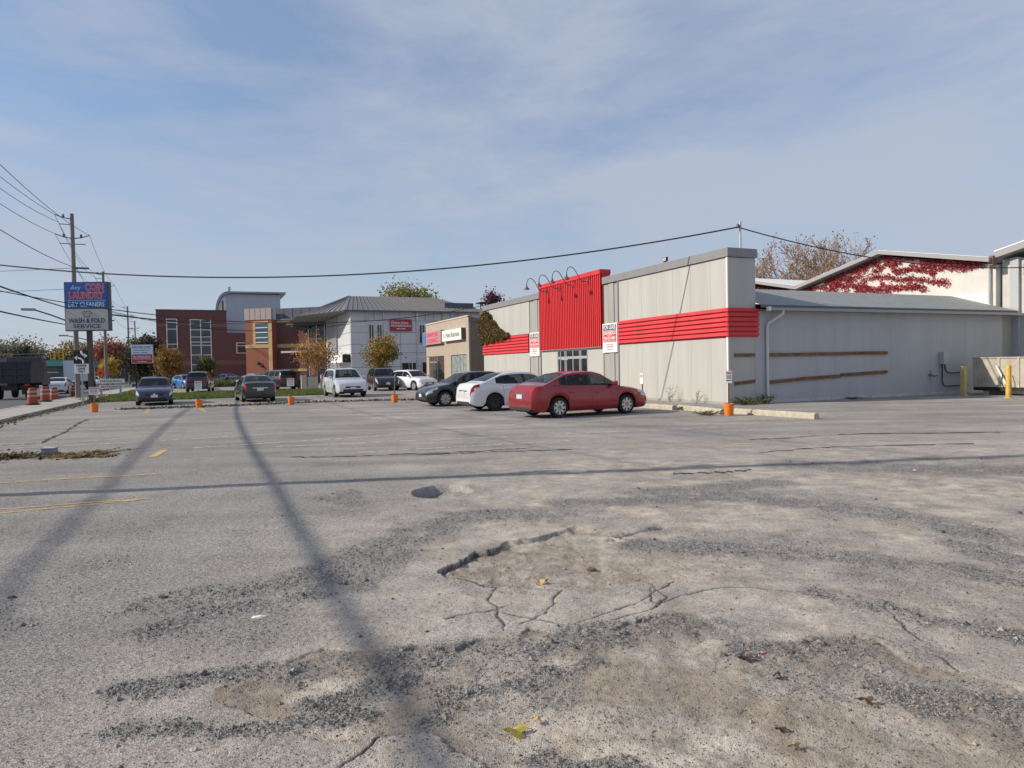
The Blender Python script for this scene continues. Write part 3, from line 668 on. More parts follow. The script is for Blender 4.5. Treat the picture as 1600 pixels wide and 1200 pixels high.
# ------------------------------------------------------------------ gabled hall behind, with red creeper
CREAM = mat('cream_stucco', (.60, .585, .55), .85, var=.10, scale=2, bump=.1)
GFAS = mat('grey_fascia', (.30, .29, .30), .6)
SNOW = mat('white_membrane', (.80, .80, .78), .5)
hall = thing('gabled_hall', 'cream hall with twin low gables behind the grey lean-to', 'building', W(28.3, 36.2), FA)
def Hh(): return MB((36.2, 28.3, 0))
Hh().box(36.2, 50, 22.1, 46.8, 0, 6.30).build('wall', CREAM, hall)
for p0 in (22.1, 34.45):
    pk = p0 + 6.17
    Hh().prism([(p0, 6.30), (p0 + 12.34, 6.30), (pk, 7.62)], 'x', 36.2, 36.35).build('gable', CREAM, hall)
    rf = Hh().prism([(p0 - .05, 6.40), (pk, 7.76), (pk, 7.96), (p0 - .05, 6.62)], 'x', 35.55, 50).build('roof_slope', GFAS, hall)
    Hh().prism([(p0 - .05, 6.63), (pk, 7.965), (pk, 7.985), (p0 - .05, 6.65)], 'x', 35.58, 50).build('membrane', SNOW, rf)
    rf = Hh().prism([(pk, 7.76), (p0 + 12.39, 6.40), (p0 + 12.39, 6.62), (pk, 7.96)], 'x', 35.55, 50).build('roof_slope', GFAS, hall)
    Hh().prism([(pk, 7.965), (p0 + 12.39, 6.63), (p0 + 12.39, 6.65), (pk, 7.985)], 'x', 35.58, 50).build('membrane', mat('grey_membrane', (.45, .47, .5), .6), rf)
Hh().box(35.9, 36.15, 22.02, 22.2, 0, 6.75).build('rain_head', mat('rust_brown', (.22, .13, .10), .8), hall) if False else Hh().box(35.75, 36.1, 21.98, 22.22, 6.25, 6.72).build('rain_head', mat('rust_brown', (.22, .13, .10), .8), hall)
Hh().tube([(36.05, 22.35, 6.3), (36.05, 22.35, 4.4)], .06, 7).build('downspout', PIPE, hall)
Hh().box(36.12, 36.2, 22.3, 34.3, 4.2, 4.95).build('wall_flashing', SNOW, hall)
Hh().lathe([(.16, 0), (.16, .35), (.2, .36), (.2, .42)], (37.2, 33.4, 7.0), 12).build('roof_vent', MATS['galvanised'], hall); Hh().box(37.5, 38.1, 29.9, 30.5, 7.4, 8.0).build('roof_unit', WHITE, hall)
# next bay of the hall, at the right edge of the picture
wing = thing('cream_wing', 'cream building bay with grey corner pillar at the right edge behind the compactor', 'building', W(20.6, 37), FA)
def Wg(): return MB((37, 20.6, 0))
Wg().box(36.55, 50, 8, 22.0, 0, 6.5).build('wall', mat('cream_wing_wall', (.52, .51, .48), .8, var=.1, scale=2), wing)
Wg().box(36.38, 36.75, 21.15, 21.55, 0, 6.55).build('pillar', GRYW, wing)
Wg().prism([(22.0, 6.6), (14, 8.3), (14, 8.6), (22.0, 6.9)], 'x', 35.9, 50).build('roof_slope', GFAS, wing); Wg().prism([(22.0, 6.91), (14, 8.61), (14, 8.66), (22.0, 6.96)], 'x', 35.9, 50).build('membrane', SNOW, wing)
Wg().box(36.36, 36.55, 20.6, 20.9, 5.6, 6.2).build('cable_bracket', BLACK, wing)

# compactor and bollards
BEI = mat('beige_steel', (.44, .40, .32), .55, var=.22, scale=2.5, bump=.05)
cp = thing('waste_compactor', 'beige steel waste compactor with hydraulic ram standing by the grey wall', 'compactor', W(18.4, 32.3), FA)
MB().box(-.8, .9, -2.4, 1.85, .35, 1.62).build('body', BEI, cp, bevel=.02)
for y_ in (-1.7, -.9, -.1, .7, 1.5): MB().box(-.84, -.8, y_ - .04, y_ + .04, .35, 1.62).build('rib', BEI, cp)
MB().box(-.84, .94, -2.44, 1.9, 1.62, 1.67).build('top_rim', BEI, cp); MB().box(-.82, .92, -2.4, 1.8, .20, .34).build('skid', BLACK, cp)
for y_ in (-1.8, -.4, 1.3): MB().box(-.75, .85, y_ - .12, y_ + .12, 0, .21).build('foot', mat('foot_steel', (.35, .35, .34), .6), cp)
MB().tube([(-.92, .35, .5), (-.92, .75, 1.3)], [.05, .035], 8).build('ram', WHITE, cp, smooth=True); MB().tube([(-.95, .2, .95), (-.98, .1, .6), (-.95, .12, .3)], .02, 6).build('hose', BLACK, cp); MB().tube([(-.97, .45, .95), (-1.0, .5, .6), (-.95, .4, .3)], .02, 6).build('hose', BLACK, cp)
MB().prism([(-1.25, .55), (-1.05, 1.15), (-1.55, .9), (-1.6, .5)], 'x', -.87, -.845).build('opening', BLACK, cp)
YELB = mat('bollard_yellow', (.62, .38, .06), .6, var=.3, scale=6)
for a_, b_, h_, lab, sq in ((19.64, 29.96, 1.3, 'square yellow post standing by the compactor, left one of the pair', True), (17.59, 29.6, 1.33, 'round rust-scuffed yellow bollard in front of the compactor', False)):
    bo = thing('bollard', lab, 'bollard', W(a_, b_), FA)
    if sq: MB().box(-.11, .11, -.09, .09, 0, h_).build('post', mat('post_tan', (.46, .36, .16), .7, var=.2, scale=5), bo, bevel=.01); MB().box(-.14, .14, -.12, .12, 0, .03).build('base_plate', BEI, bo)
    else: MB().lathe([(.10, 0), (.10, h_ - .05), (.07, h_), (.02, h_ + .02)], (0, 0, 0), 16).build('post', YELB, bo, smooth=True); MB().lathe([(.15, 0), (.15, .03)], (0, 0, 0), 12).build('base_plate', BEI, bo)

# ------------------------------------------------------------------ brown shop next door
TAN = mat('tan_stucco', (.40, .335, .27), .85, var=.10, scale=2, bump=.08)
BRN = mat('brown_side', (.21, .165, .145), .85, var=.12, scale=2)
shop = thing('brown_shop', 'tan stucco corner shop with two signs beyond the red store', 'shop', W(51, 18.6), FA)
def Bs(): return MB((18.6, 51, 0))
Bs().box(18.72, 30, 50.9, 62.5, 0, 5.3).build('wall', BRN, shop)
for e0_, e1_, z0_, z1_ in ((50.9, 62.5, 2.72, 5.66), (50.9, 51.5, 0, 2.72), (55.35, 57.2, 0, 2.72), (61.7, 62.5, 0, 2.72), (51.5, 55.35, 0, 1.05)):
    Bs().box(18.60, 18.72, e0_, e1_, z0_, z1_).build('front_panel', TAN if z0_ > 0 or e0_ > 55.3 or e0_ < 51 else mat('stone_plinth', (.22, .17, .14), .9, var=.4, scale=8), shop)
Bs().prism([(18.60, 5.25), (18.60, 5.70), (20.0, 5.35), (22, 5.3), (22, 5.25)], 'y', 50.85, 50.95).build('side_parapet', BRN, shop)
Bs().box(18.54, 18.74, 50.85, 62.55, 5.66, 5.76).build('coping', mat('tan_trim', (.55, .46, .36), .7), shop)
wnd = Bs().box(18.70, 18.72, 51.5, 55.35, 1.05, 2.72).build('window', mat('pale_window', (.30, .36, .36), .15, var=.5, scale=2.5), shop)
for y_ in (51.55, 52.5, 53.4, 54.4, 55.3): Bs().box(18.66, 18.70, y_ - .04, y_ + .04, 1.05, 2.72).build('window_frame', ALU, wnd)
dr = Bs().box(18.70, 18.72, 57.2, 61.7, 0, 2.72).build('shop_door', mat('brown_glass', (.10, .085, .07), .12, var=.3, scale=2), shop)
for y_ in (57.25, 59.4, 60.1, 61.65): Bs().box(18.66, 18.70, y_ - .05, y_ + .05, 0, 2.72).build('door_frame', ALU, dr)
Bs().box(18.66, 18.70, 59.4, 61.65, 2.15, 2.25).build('transom', ALU, dr)
sg = thing('white_shop_sign', 'white box sign with dark lettering on the tan shop', 'sign', W(54.1, 18.6, 3.9), FA)
MB().box(-.35, -.002, -2.45, 2.5, 0, .90).build('box', WHITE, sg); MB().box(-.36, -.35, -2.48, 2.53, -.03, .93).build('frame', mat('sign_frame_brown', (.10, .08, .07), .6), sg) if False else MB().box(-.36, -.01, -2.50, -2.45, 0, .92).build('end_cap', mat('sign_frame_brown', (.10, .08, .07), .6), sg)
text(sg, 'Nova Ristorante', (-.36, -.3, .47), LEFTF, .42, mat('green_grey_letters', (.16, .20, .19), .5), 3.4)
MB().lathe([(.22, -.004), (.22, .004)], (0, 0, 0), 16).build('roundel', mat('roundel_green', (.45, .55, .45), .5), sg).matrix_local = Matrix.Translation((-.36, 1.95, .45)) @ Matrix.Rotation(R(90), 4, 'Y')
sg = thing('pink_shop_sign', 'pink and blue box sign left of the white one on the tan shop', 'sign', W(59.8, 18.6, 3.78), FA)
MB().box(-.30, -.002, -2.7, 2.8, 0, 1.18).build('box', mat('sign_tan_edge', (.35, .27, .24), .6), sg)
MB().box(-.31, -.30, -2.2, 1.55, .06, 1.12).build('pink_panel', mat('sign_pink', (.62, .22, .26), .4), sg); MB().box(-.31, -.30, 1.55, 2.75, .06, 1.12).build('blue_panel', mat('sign_blue', (.07, .20, .45), .4), sg)
text(sg, 'DENTURE', (-.315, -.3, .83), LEFTF, .34, mat('sign_deep_red', (.55, .06, .12), .4), 3.2, bold=.01); text(sg, 'CLINIC', (-.315, -.3, .33), LEFTF, .34, MATS['sign_deep_red'], 3.2, bold=.01)
ch = thing('brick_chimney', 'narrow brick chimney with a flat metal cap beside the ivy', 'chimney', W(51.6, 20.2, 0), FA)
MB().box(-.28, .28, -.28, .28, 4.9, 6.35).build('stack', mat('chimney_brick', (.16, .085, .07), .9, var=.3, scale=9), ch)
for x_, y_ in ((-.2, -.2), (.2, -.2), (.2, .2), (-.2, .2)): MB().box(x_ - .03, x_ + .03, y_ - .03, y_ + .03, 6.35, 6.72).build('cap_leg', BLACK, ch)
MB().box(-.5, .5, -.5, .5, 6.72, 6.82).build('cap', BLACK, ch); MB().box(-.28, .28, -.28, .28, 0, 4.9).build('base', MATS['chimney_brick'], ch)

# ------------------------------------------------------------------ white panelled office with hipped metal roof
PANW = mat('white_panel', (.56, .575, .60), .5, var=.06, scale=1.5); SEAM = mat('dark_seam', (.10, .11, .13), .7); MROOF = mat('metal_roof', (.175, .172, .17), .55, metal=.2, var=.1, scale=2)
office = thing('white_office', 'two storey white panelled office with a hipped grey metal roof', 'office building', W(75.8, 14.1), FA)
def Of(): return MB((14.1, 75.8, 0))
Of().box(14.16, 29.5, 75.86, 93, 0, 8.05).build('wall', SEAM, office)
xs_ = [14.1, 15.85, 17.7, 19.6, 21.4, 22.7, 24.4, 26.2, 28.0, 29.5]
zs_ = [0, 1.9, 3.44, 4.41, 5.74, 7.0, 8.05]
holes = [(16.05, 16.65, 4.45, 6.6), (16.95, 17.55, 4.45, 6.6), (21.75, 22.45, 4.45, 6.6), (19.65, 21.35, .0, 2.35), (22.0, 23.2, 0, 2.4)]
for i in range(len(xs_) - 1):
    for j in range(len(zs_) - 1):
        Of().box(xs_[i] + .02, xs_[i + 1] - .02, 75.8, 75.86, zs_[j] + .02, zs_[j + 1] - .02).build('wall_panel', PANW, office)
for (x0_, x1_, z0_, z1_) in holes:
    wo = Of().box(x0_ + .05, x1_ - .05, 75.765, 75.785, z0_ + .05, z1_ - .05).build('window' if z0_ > 1 else 'glass_door', GLASS, office)
    for q in ((x0_, x0_ + .06, z0_, z1_), (x1_ - .06, x1_, z0_, z1_), (x0_ + .06, x1_ - .06, z1_ - .06, z1_), (x0_ + .06, x1_ - .06, z0_, z0_ + .06), ((x0_ + x1_) / 2 - .03, (x0_ + x1_) / 2 + .03, z0_ + .06, z1_ - .06)):
        Of().box(q[0], q[1], 75.74, 75.79, q[2], q[3]).build('frame', ALU, wo)
for x_, z_ in ((19.95, .9), (20.3, 1.2), (20.9, 1.0)): Of().box(x_, x_ + .28, 75.745, 75.764, z_, z_ + .4).build('poster', SIGNW, office)
for x_ in (15.85, 16.8, 17.7, 21.45, 22.6, 23.6, 24.6, 25.6, 26.6): Of().box(x_ - .06, x_ + .06, 75.55, 75.8, 7.1, 8.05).build('bracket', PANW, office)
for x_ in (15.85, 17.75, 21.6, 22.6): Of().box(x_ - .04, x_ + .04, 75.74, 75.80, 0, 8.0).build('pilaster_strip', ALU, office)
# sunlit left face with fins
for j in range(len(zs_) - 1):
    Of().box(14.1, 14.16, 75.86, 80.2, zs_[j] + .02, zs_[j + 1] - .02).build('side_panel', PANW, office); Of().box(14.1, 14.16, 80.24, 84.0, zs_[j] + .02, zs_[j + 1] - .02).build('side_panel', PANW, office)
    Of().box(14.1, 14.16, 90.6, 92.9, zs_[j] + .02, zs_[j + 1] - .02).build('side_panel', PANW, office)
for y_ in np.arange(84.4, 90.6, .75): Of().box(13.85, 14.16, y_ - .12, y_ + .12, 0, 8.0).build('fin', PANW, office)
Of().box(14.11, 14.15, 84.0, 90.6, .3, 7.8).build('stair_glass', mat('stair_glass', (.16, .18, .20), .2), office)
Of().box(13.2, 14.1, 76.2, 83.8, 2.45, 3.35).build('entrance_canopy', WHITE, office); Of().box(13.25, 14.1, 76.15, 76.2, 2.45, 3.35).build('canopy_end', BLACK, office)
# hipped roof
ev, rz_ = 8.05, 10.55
rf = Of().add([(7.5, 75.3, ev - .0), (30.3, 75.3, ev), (30.3, 98, ev), (7.5, 98, ev), (14.5, 86, rz_), (25.5, 86, rz_)], [(0, 1, 5, 4), (1, 2, 5), (2, 3, 4, 5), (3, 0, 4), (0, 3, 2, 1)]) if False else \
     Of().add([(13.4, 75.2, ev), (30.3, 75.2, ev), (30.3, 96, ev), (9.6, 96, ev), (9.6, 84, ev), (15.6, 84.5, rz_), (26.3, 84.5, rz_)], [(0, 1, 6, 5), (1, 2, 6), (2, 3, 5, 6), (3, 4, 5), (4, 0, 5), (0, 4, 3, 2, 1)])
roofo = rf.build('roof', MROOF, office)
def seam(p, q): return MB((14.1, 75.8, 0)).tube([p, q], .045, 4).build('roof_seam', MROOF, roofo)
for i in range(30):
    x_ = 13.6 + i * .57; t_ = (x_ - 13.4) / 16.9
    top = 15.6 + 10.7 * t_; seam((x_, 75.2, ev + .03), (top, 84.5, rz_ + .03))
for i in range(9):
    t_ = i / 9; seam((9.6 + 3.8 * t_, 84 - 8.8 * t_, ev + .03), (15.6, 84.5, rz_ + .02))
Of().box(13.3, 30.3, 75.12, 75.2, 7.93, 8.10).build('gutter', SEAM, office)
Of().box(25.4, 29.0, 77.5, 80, 8.4, 9.3).build('roof_unit', SEAM, office)
sg = thing('red_wall_sign', 'dark red rounded sign with white letters high on the white office', 'sign', W(75.70, 19.65, 5.85), FA)
MB().box(-1.25, 1.25, -.08, 0, 0, 1.32).build('panel', mat('sign_maroon', (.34, .03, .05), .4), sg, bevel=.05)
text(sg, 'THE', (-.95, -.09, 1.13), FRONT, .12, SIGNW, .3); text(sg, 'PARALEGAL', (-.1, -.09, .90), FRONT, .22, SIGNW, 2.0, bold=.004); text(sg, 'PROFESSIONALS', (0, -.09, .58), FRONT, .22, SIGNW, 2.25, bold=.004); MB().box(-.5, -.05, -.085, -.08, .22, .30).build('print_line', SIGNW, sg); MB().box(.03, .5, -.085, -.08, .22, .30).build('print_line', SIGNW, sg)

# ------------------------------------------------------------------ brick buildings
def brickmat(name, c1, c2):
    if name in MATS: return MATS[name]
    m = bpy.data.materials.new(name); m.use_nodes = True; N, L = m.node_tree.nodes, m.node_tree.links
    p = N['Principled BSDF']; p.inputs['Roughness'].default_value = .9
    t = N.new('ShaderNodeTexCoord'); mp_ = N.new('ShaderNodeMapping'); mp_.inputs['Rotation'].default_value = (R(90), 0, 0)
    L.new(t.outputs['Object'], mp_.inputs['Vector'])
    b = N.new('ShaderNodeTexBrick'); b.inputs['Color1'].default_value = (*c1, 1); b.inputs['Color2'].default_value = (*c2, 1); b.inputs['Mortar'].default_value = (.22, .17, .15, 1)
    b.inputs['Scale'].default_value = 4.0; b.inputs['Mortar Size'].default_value = .012; L.new(mp_.outputs[0], b.inputs['Vector']); L.new(b.outputs['Color'], p.inputs['Base Color'])
    MATS[name] = m; return m
BRK = brickmat('dark_red_brick', (.16, .055, .055), (.115, .042, .042)); BRK2 = brickmat('red_brick', (.34, .105, .06), (.26, .08, .05)); BANDB = mat('brown_band', (.20, .11, .075), .9, var=.1); TANB = mat('tan_band', (.52, .37, .19), .85, var=.1, scale=3)
hallb = thing('brick_block', 'tall dark red brick block with long vertical windows', 'building', W(118, -7.3), FA)
def Bk(): return MB((-7.3, 118, 0))
Bk().box(-7.3, 2.62, 118, 135, 0, 11.3).build('wall', BRK, hallb); Bk().box(2.62, 5.6, 118, 135, 0, 7.86).build('low_wall', BRK, hallb); Bk().box(-7.35, 2.7, 117.93, 135, 11.3, 11.42).build('coping', SEAM, hallb)
for z0_, z1_ in ((8.75, 9.3), (2.8, 3.5)):
    for x0_, x1_ in ((-7.3, -5.95), (-4.4, -2.65), (.45, 2.6 if z0_ > 5 else 5.6)): Bk().box(x0_, x1_, 117.95, 118, z0_, z1_).build('band', BANDB, hallb)
def bigwin(x0_, x1_, z0_, z1_, cols, rows):
    w_ = Bk().box(x0_, x1_, 117.93, 118, z0_, z1_).build('window', mat('blue_glass', (.022, .03, .045), .05, spec=.8), hallb)
    for i in range(cols + 1):
        x_ = x0_ + (x1_ - x0_) * i / cols; Bk().box(x_ - .06, x_ + .06, 117.88, 117.93, z0_, z1_).build('mullion', WHITE, w_)
    for z_ in rows: Bk().box(x0_, x1_, 117.885, 117.93, z_ - .05, z_ + .05).build('glazing_bar', WHITE, w_)
bigwin(-5.87, -4.46, 3.6, 9.98, 1, (3.7, 5.4, 6.1, 8.4, 9.4, 9.93)); bigwin(-2.59, .3, .9, 9.93, 2, (1.0, 2.9, 4.4, 5.9, 6.4, 7.2, 8.3, 9.4, 9.88)); bigwin(4.0, 5.5, 4.6, 6.3, 1, (4.65, 5.8, 6.25))
arch = thing('metal_clad_tower', 'pale blue metal clad tower with a curved roof behind the brick block', 'building', W(136, 4), FA)
def Ar(): return MB((4, 136, 0))
CLAD = mat('pale_blue_cladding', (.44, .47, .52), .5, var=.05, scale=1)
Ar().box(3.0, 12.4, 136, 148, 0, 15.9).build('wall', CLAD, arch)
pr = [(1.2, 12.6)] + [(1.2 + 2.2 * (1 - math.cos(t)), 12.6 + 3.7 * math.sin(t)) for t in np.linspace(.1, 1.5, 8)] + [(13.4, 16.35), (13.4, 16.05), (3.6, 15.95)] + [(1.55 + 2.0 * (1 - math.cos(t)), 12.6 + 3.3 * math.sin(t)) for t in np.linspace(1.4, .1, 7)] + [(1.55, 12.6)]
Ar().prism(pr, 'y', 135.4, 149).build('curved_roof', mat('grey_roof_edge', (.30, .31, .33), .5), arch)
Ar().prism([(1.6, 12.0), (3.0, 12.0), (3.0, 15.8), (2.2, 14.9), (1.7, 13.6)], 'y', 136.05, 148).build('end_wall', WHITE, arch); Ar().box(2.35, 2.6, 135.95, 136.05, 12.8, 14.6).build('slot_window', SEAM, arch); Ar().box(3.5, 3.9, 138, 138.4, 16.2, 17.4).build('flue', MATS['galvanised'], arch)
# red brick entrance wing, turned to face the lot
wng = thing('brick_entrance_wing', 'red brick entrance wing with tan bands and a louvred window', 'building', (-36.4, 94.9, 0), R(-14))
MB().box(0, 4.1, 0, 18, 0, 8.7).build('wall', BRK2, wng); MB().box(4.1, 13.5, 1.2, 18, 0, 8.7).build('recessed_wall', BRK, wng)
def wb(name, m, x0_, x1_, z0_, z1_, y0_=-.06, y1_=0, par=None): return MB().box(x0_, x1_, y0_, y1_, z0_, z1_).build(name, m, par or wng)
wb('band', TANB, -.02, 4.12, 4.85, 5.35); wb('corner_band', TANB, 3.55, 4.12, 0, 4.85); wb('corner_band', TANB, 3.55, 4.12, 5.35, 8.3); wb('band', TANB, 1.2, 3.55, 8.2, 8.5); wb('corner_band', TANB, 1.2, 1.6, 5.35, 8.2)
wb('band', TANB, 4.12, 10.8, 4.85, 5.35, 1.12, 1.2); wb('band', TANB, 4.12, 10.8, 1.6, 1.95, 1.12, 1.2); wb('band', TANB, 4.12, 7.0, 8.3, 8.6, 1.12, 1.2)
w_ = wb('window', mat('teal_glass', (.07, .13, .17), .1), 1.65, 3.5, 5.55, 8.15, -.03, 0)
for z_ in (5.6, 6.25, 6.95, 7.6): wb('louvre', WHITE, 1.65, 3.5, z_ - .06, z_ + .06, -.10, -.03, w_)
for i in range(5): wb('parapet_panel', mat('pinkish_metal', (.40, .33, .31), .5), -.05 + i * .84, .72 + i * .84, 8.7, 10.25, -.08, .4)
for i in range(7): wb('parapet_panel', mat('slate_metal', (.10, .10, .13), .5), 4.2 + i * 1.3, 5.42 + i * 1.3, 8.75, 10.2, .9, 1.3)
MB().add([(6.9, .2, 7.6), (9.0, .2, 7.4), (9.0, 1.2, 8.7), (6.9, 1.2, 8.7), (7.0, 1.2, 7.5), (9, 1.2, 7.3)], [(0, 1, 2, 3), (0, 4, 5, 1), (0, 3, 4), (1, 5, 2)]).build('angled_canopy', mat('slate_metal2', (.16, .18, .20), .5), wng)
MB().box(6.4, 12.2, -1.6, 1.2, 4.05, 4.3).build('entrance_canopy', mat('canopy_pale', (.52, .50, .46), .6), wng); MB().box(8.6, 12.6, 1.1, 1.19, .1, 3.9).build('entrance_glass', GLASS, wng)
for x_ in (9.0, 10.2, 11.4): MB().box(x_ - .05, x_ + .05, 1.03, 1.1, .1, 7.8).build('mullion', ALU, wng)
MB().box(8.9, 11.6, 1.13, 1.195, 5.4, 7.8).build('upper_glass', GLASS, wng); MB().box(10.6, 11.2, -1.4, -.9, 0, 4.05).build('canopy_column', BRK2, wng)
MB().box(6.9, 15.5, -1, 1.2, 7.75, 8.05).build('eave', SEAM, wng)
MB().tube([(1.75, -.10, 3.0), (2.0, -.12, 2.75), (2.25, -.1, 2.6)], [.12, .22, .10], 6).build('wall_sculpture', BLACK, wng); MB().tube([(2.2, -.10, 2.55), (2.5, -.12, 2.35), (2.75, -.1, 2.3)], [.10, .16, .05], 6).build('wall_sculpture', BLACK, wng)

# ------------------------------------------------------------------ far side of the street
def lowblock(label, x0_, x1_, y_, h_, col, fas, n, rot=FA, roof=None):
    o = thing('street_building', label, 'building', (x0_, y_, 0), rot, 'buildings far down the street')
    wdt = x1_ - x0_
    mm = mat('far_wall_%d' % len(MATS), col, .85, var=.15, scale=.8); fm = mat('far_fascia_%d' % len(MATS), fas, .7)
    MB().box(0, wdt, 0, 14, 0, h_).build('wall', mm, o); MB().box(-.1, wdt + .1, -.5, 0, h_ - 1.1, h_ - .1).build('fascia', fm, o)
    for i in range(n):
        xx = wdt * (i + .12) / n; w = MB().box(xx, xx + wdt / n * .76, -.04, 0, .5, h_ - 1.4).build('window', GLASS, o)
        MB().box(xx, xx + wdt / n * .76, -.09, -.04, (h_ - 1.4) * .72, (h_ - 1.4) * .72 + .1).build('transom', ALU, w)
    if roof: MB().prism([(-.6, h_), (wdt + .6, h_), (wdt - 2, h_ + roof), (2, h_ + roof)], 'y', -.5, 14).build('roof', mat('far_roof', (.13, .12, .14), .8), o)
    return o
lowblock('grey brown plaza at the far left edge behind the dump truck', -106, -87, 118, 5.0, (.19, .165, .16), (.15, .12, .12), 4)
lowblock('dark plaza with teal striped windows across the street', -86, -76, 120, 4.4, (.06, .11, .11), (.10, .28, .26), 3)
lowblock('low mauve grey house behind the white box truck', -106, -86, 165, 4.4, (.12, .11, .14), (.17, .16, .20), 4, roof=2.2)
lowblock('small dark shop front behind the orange diamond sign', -82, -68, 145, 4.6, (.10, .095, .11), (.16, .20, .28), 3)

# ------------------------------------------------------------------ utility poles and cables
POLE = mat('weathered_pole', (.20, .185, .175), .9, var=.25, scale=5, streak=True); POLED = mat('dark_pole', (.15, .14, .14), .9); WIRE = mat('cable_black', (.02, .02, .022), .6); ARMM = mat('arm_steel', (.12, .125, .13), .6)
def pole(label, x_, y_, h_=12.5, arms=True, lamp=None, r_=.17):
    p = thing('utility_pole', label, 'utility pole', (x_, y_, 0), FA, 'utility poles along the street')
    MB().tube([(0, 0, 0), (0, 0, h_)], [r_, r_ * .68], 10).build('pole', POLE, p, smooth=True)
    if arms:
        for s_, z_ in ((-1, h_ - .25), (-1, h_ - 1.55), (1, h_ - 1.55)):
            MB().tube([(0, 0, z_ - .12), (s_ * .45, 0, z_ - .05), (s_ * 1.0, 0, z_ + .14)], .035, 6).build('arm', ARMM, p); 
            MB().lathe([(.05, 0), (.09, .05), (.04, .1), (.09, .15), (.03, .22)], (s_ * .5, 0, z_ - .02), 8).build('insulator', LAMPM, p)
        for s_, z_ in ((-1, h_ - .75), (-1, h_ - 2.05), (1, h_ - 2.05)): MB().tube([(0, 0, z_), (s_ * .75, 0, z_ + .03)], .03, 6).build('brace', ARMM, p)
        for z_ in (h_ - 3.65, h_ - 5.1): MB().box(.05, .9, -.06, .06, z_ - .06, z_ + .06).build('bracket', ARMM, p)
    if lamp:
        z_, ln = lamp
        MB().tube([(0, 0, z_), (-ln * .6, -.6, z_ + .55), (-ln, -1, z_ + .85)], .05, 6).build('lamp_arm', ARMM, p)
        MB().box(-ln - .75, -ln + .05, -1.16, -.84, z_ + .80, z_ + .95).build('lamp_head', mat('lamp_head', (.30, .32, .33), .5), p, bevel=.04)
    return p
P0 = Vector((-13.35, 8.86)); P1 = Vector((-29.53, 47.0)); P2 = Vector((-42.5, 72.5)); P3 = Vector((-61.9, 112)); P4 = Vector((-76, 140)); P5 = Vector((-104, 198)); PX = Vector((-35.0, 33.0)); PM = Vector((5.05, -33.3))
pole('nearest utility pole, at the kerb left of the lot', P0.x, P0.y, 12.6)
pole('tall weathered pole with side arms rising behind the laundry sign', P1.x, P1.y, 12.55, lamp=(5.1, 2.1))
pole('second pole down the street, just right of the laundry sign', P2.x, P2.y, 12.4, lamp=(4.8, 3.2)); pole('slim far pole left of the red and white pizza board', P3.x, P3.y, 12.6); pole('far pole rising behind the red and white board', P4.x, P4.y, 12.4); pole('smallest far pole just left of the dark brick block', P5.x, P5.y, 12.4)
pole('pole on the far side of the street', PX.x, PX.y, 9.6, arms=False)
def cable(label, p0, p1, sag, r_=.012, n=28, group=None, bundle=1, spread=.05):
    p0, p1 = Vector(p0), Vector(p1); b = MB()
    for j in range(bundle):
        ox = Vector(((j - (bundle - 1) / 2) * spread, 0, 0))
        b.tube([p0.lerp(p1, i / n) + ox - Vector((0, 0, 4 * sag * (i / n) * (1 - i / n))) for i in range(n + 1)], r_, 5)
    o = b.build('overhead_cable', WIRE); return tag(o, label, 'cable', group)
mast = W(22.45, 20.08, 7.22)
cable('thick black cable sagging across the sky from the left to the store mast', (PX.x, PX.y, 8.9), mast, 2.2, .032, 48)
cable('thin twisted service wire from the store mast down to the hall', mast, W(20.75, 36.5, 6.0), .55, .026, 24)
bw = W(51.6, 20.2, 6.6)
cable('black cable sagging low past the laundry sign to the brown shop', (PX.x, PX.y, 8.5), bw, 2.6, .026, 44)
def at(p, b, z): q = Vector((p.x, p.y, 0)) + Vector((.9165 * b, .4 * b, 0)); q.z = z; return q
g = 'street power lines'
for nm, b_, z_, r_, sg_ in (('top outer', -1.0, 12.45, .013, .9), ('second', -.8, 11.95, .012, 1.2), ('lower outer', -1.0, 11.15, .013, 1.0), ('inner', 1.0, 11.15, .012, 1.0), ('middle pole side', .15, 8.9, .016, .8)):
    cable('%s power line from the laundry sign pole up and left' % nm, at(P1, b_, z_), at(P0, b_, z_), sg_, r_ * 1.2, 24, g)
    cable('%s power line between the laundry sign pole and the next pole' % nm, at(P1, b_, z_), at(P2, b_, z_ - .1), sg_ * .6, r_, 16, g)
    cable('%s power line between the second and third poles' % nm, at(P2, b_, z_ - .1), at(P3, b_, z_), sg_ * .7, r_, 14, g)
cable('low bundle of telephone cables along the street', at(P1, -.12, 6.1), at(P0, -.3, 5.8), .25, .009, 24, g, 5, .042)
cable('telephone cable bundle behind the camera side of the nearest pole', at(P0, -.3, 5.8), at(PM, -.3, 6.4), .2, .009, 24, g, 5, .042)
cable('lowest slack telephone cable along the street', at(P1, -.12, 5.0), at(P0, -.7, 4.70), .25, .008, 24, g, 5, .06)
cable('slack telephone cable behind the nearest pole', at(P0, -.7, 4.70), at(PM, -.7, 5.2), .2, .008, 24, g, 5, .06)
cable('telephone cable bundle between the laundry sign pole and the second pole', at(P1, -.1, 6.4), at(P2, -.1, 6.3), .4, .035, 14, g, 3, .2)
cable('street crossing wire from the tall pole towards the left, upper', at(P1, 0, 8.9), (-75, 38, 8.0), .5, .014, 14, g); cable('street crossing wire from the tall pole towards the left, lower', at(P1, 0, 7.5), (-75, 40, 6.8), .4, .014, 14, g)
cable('wires leaving the second pole to the right past the brick block', at(P2, 0, 8.0), (-40, 117.5, 10.0), .6, .03, 16, g, 3, .35)
cable('wires reaching from the second pole to the white office', at(P2, 0, 8.4), W(75.7, 16, 7.0), 1.6, .022, 24, g, 2, .4)

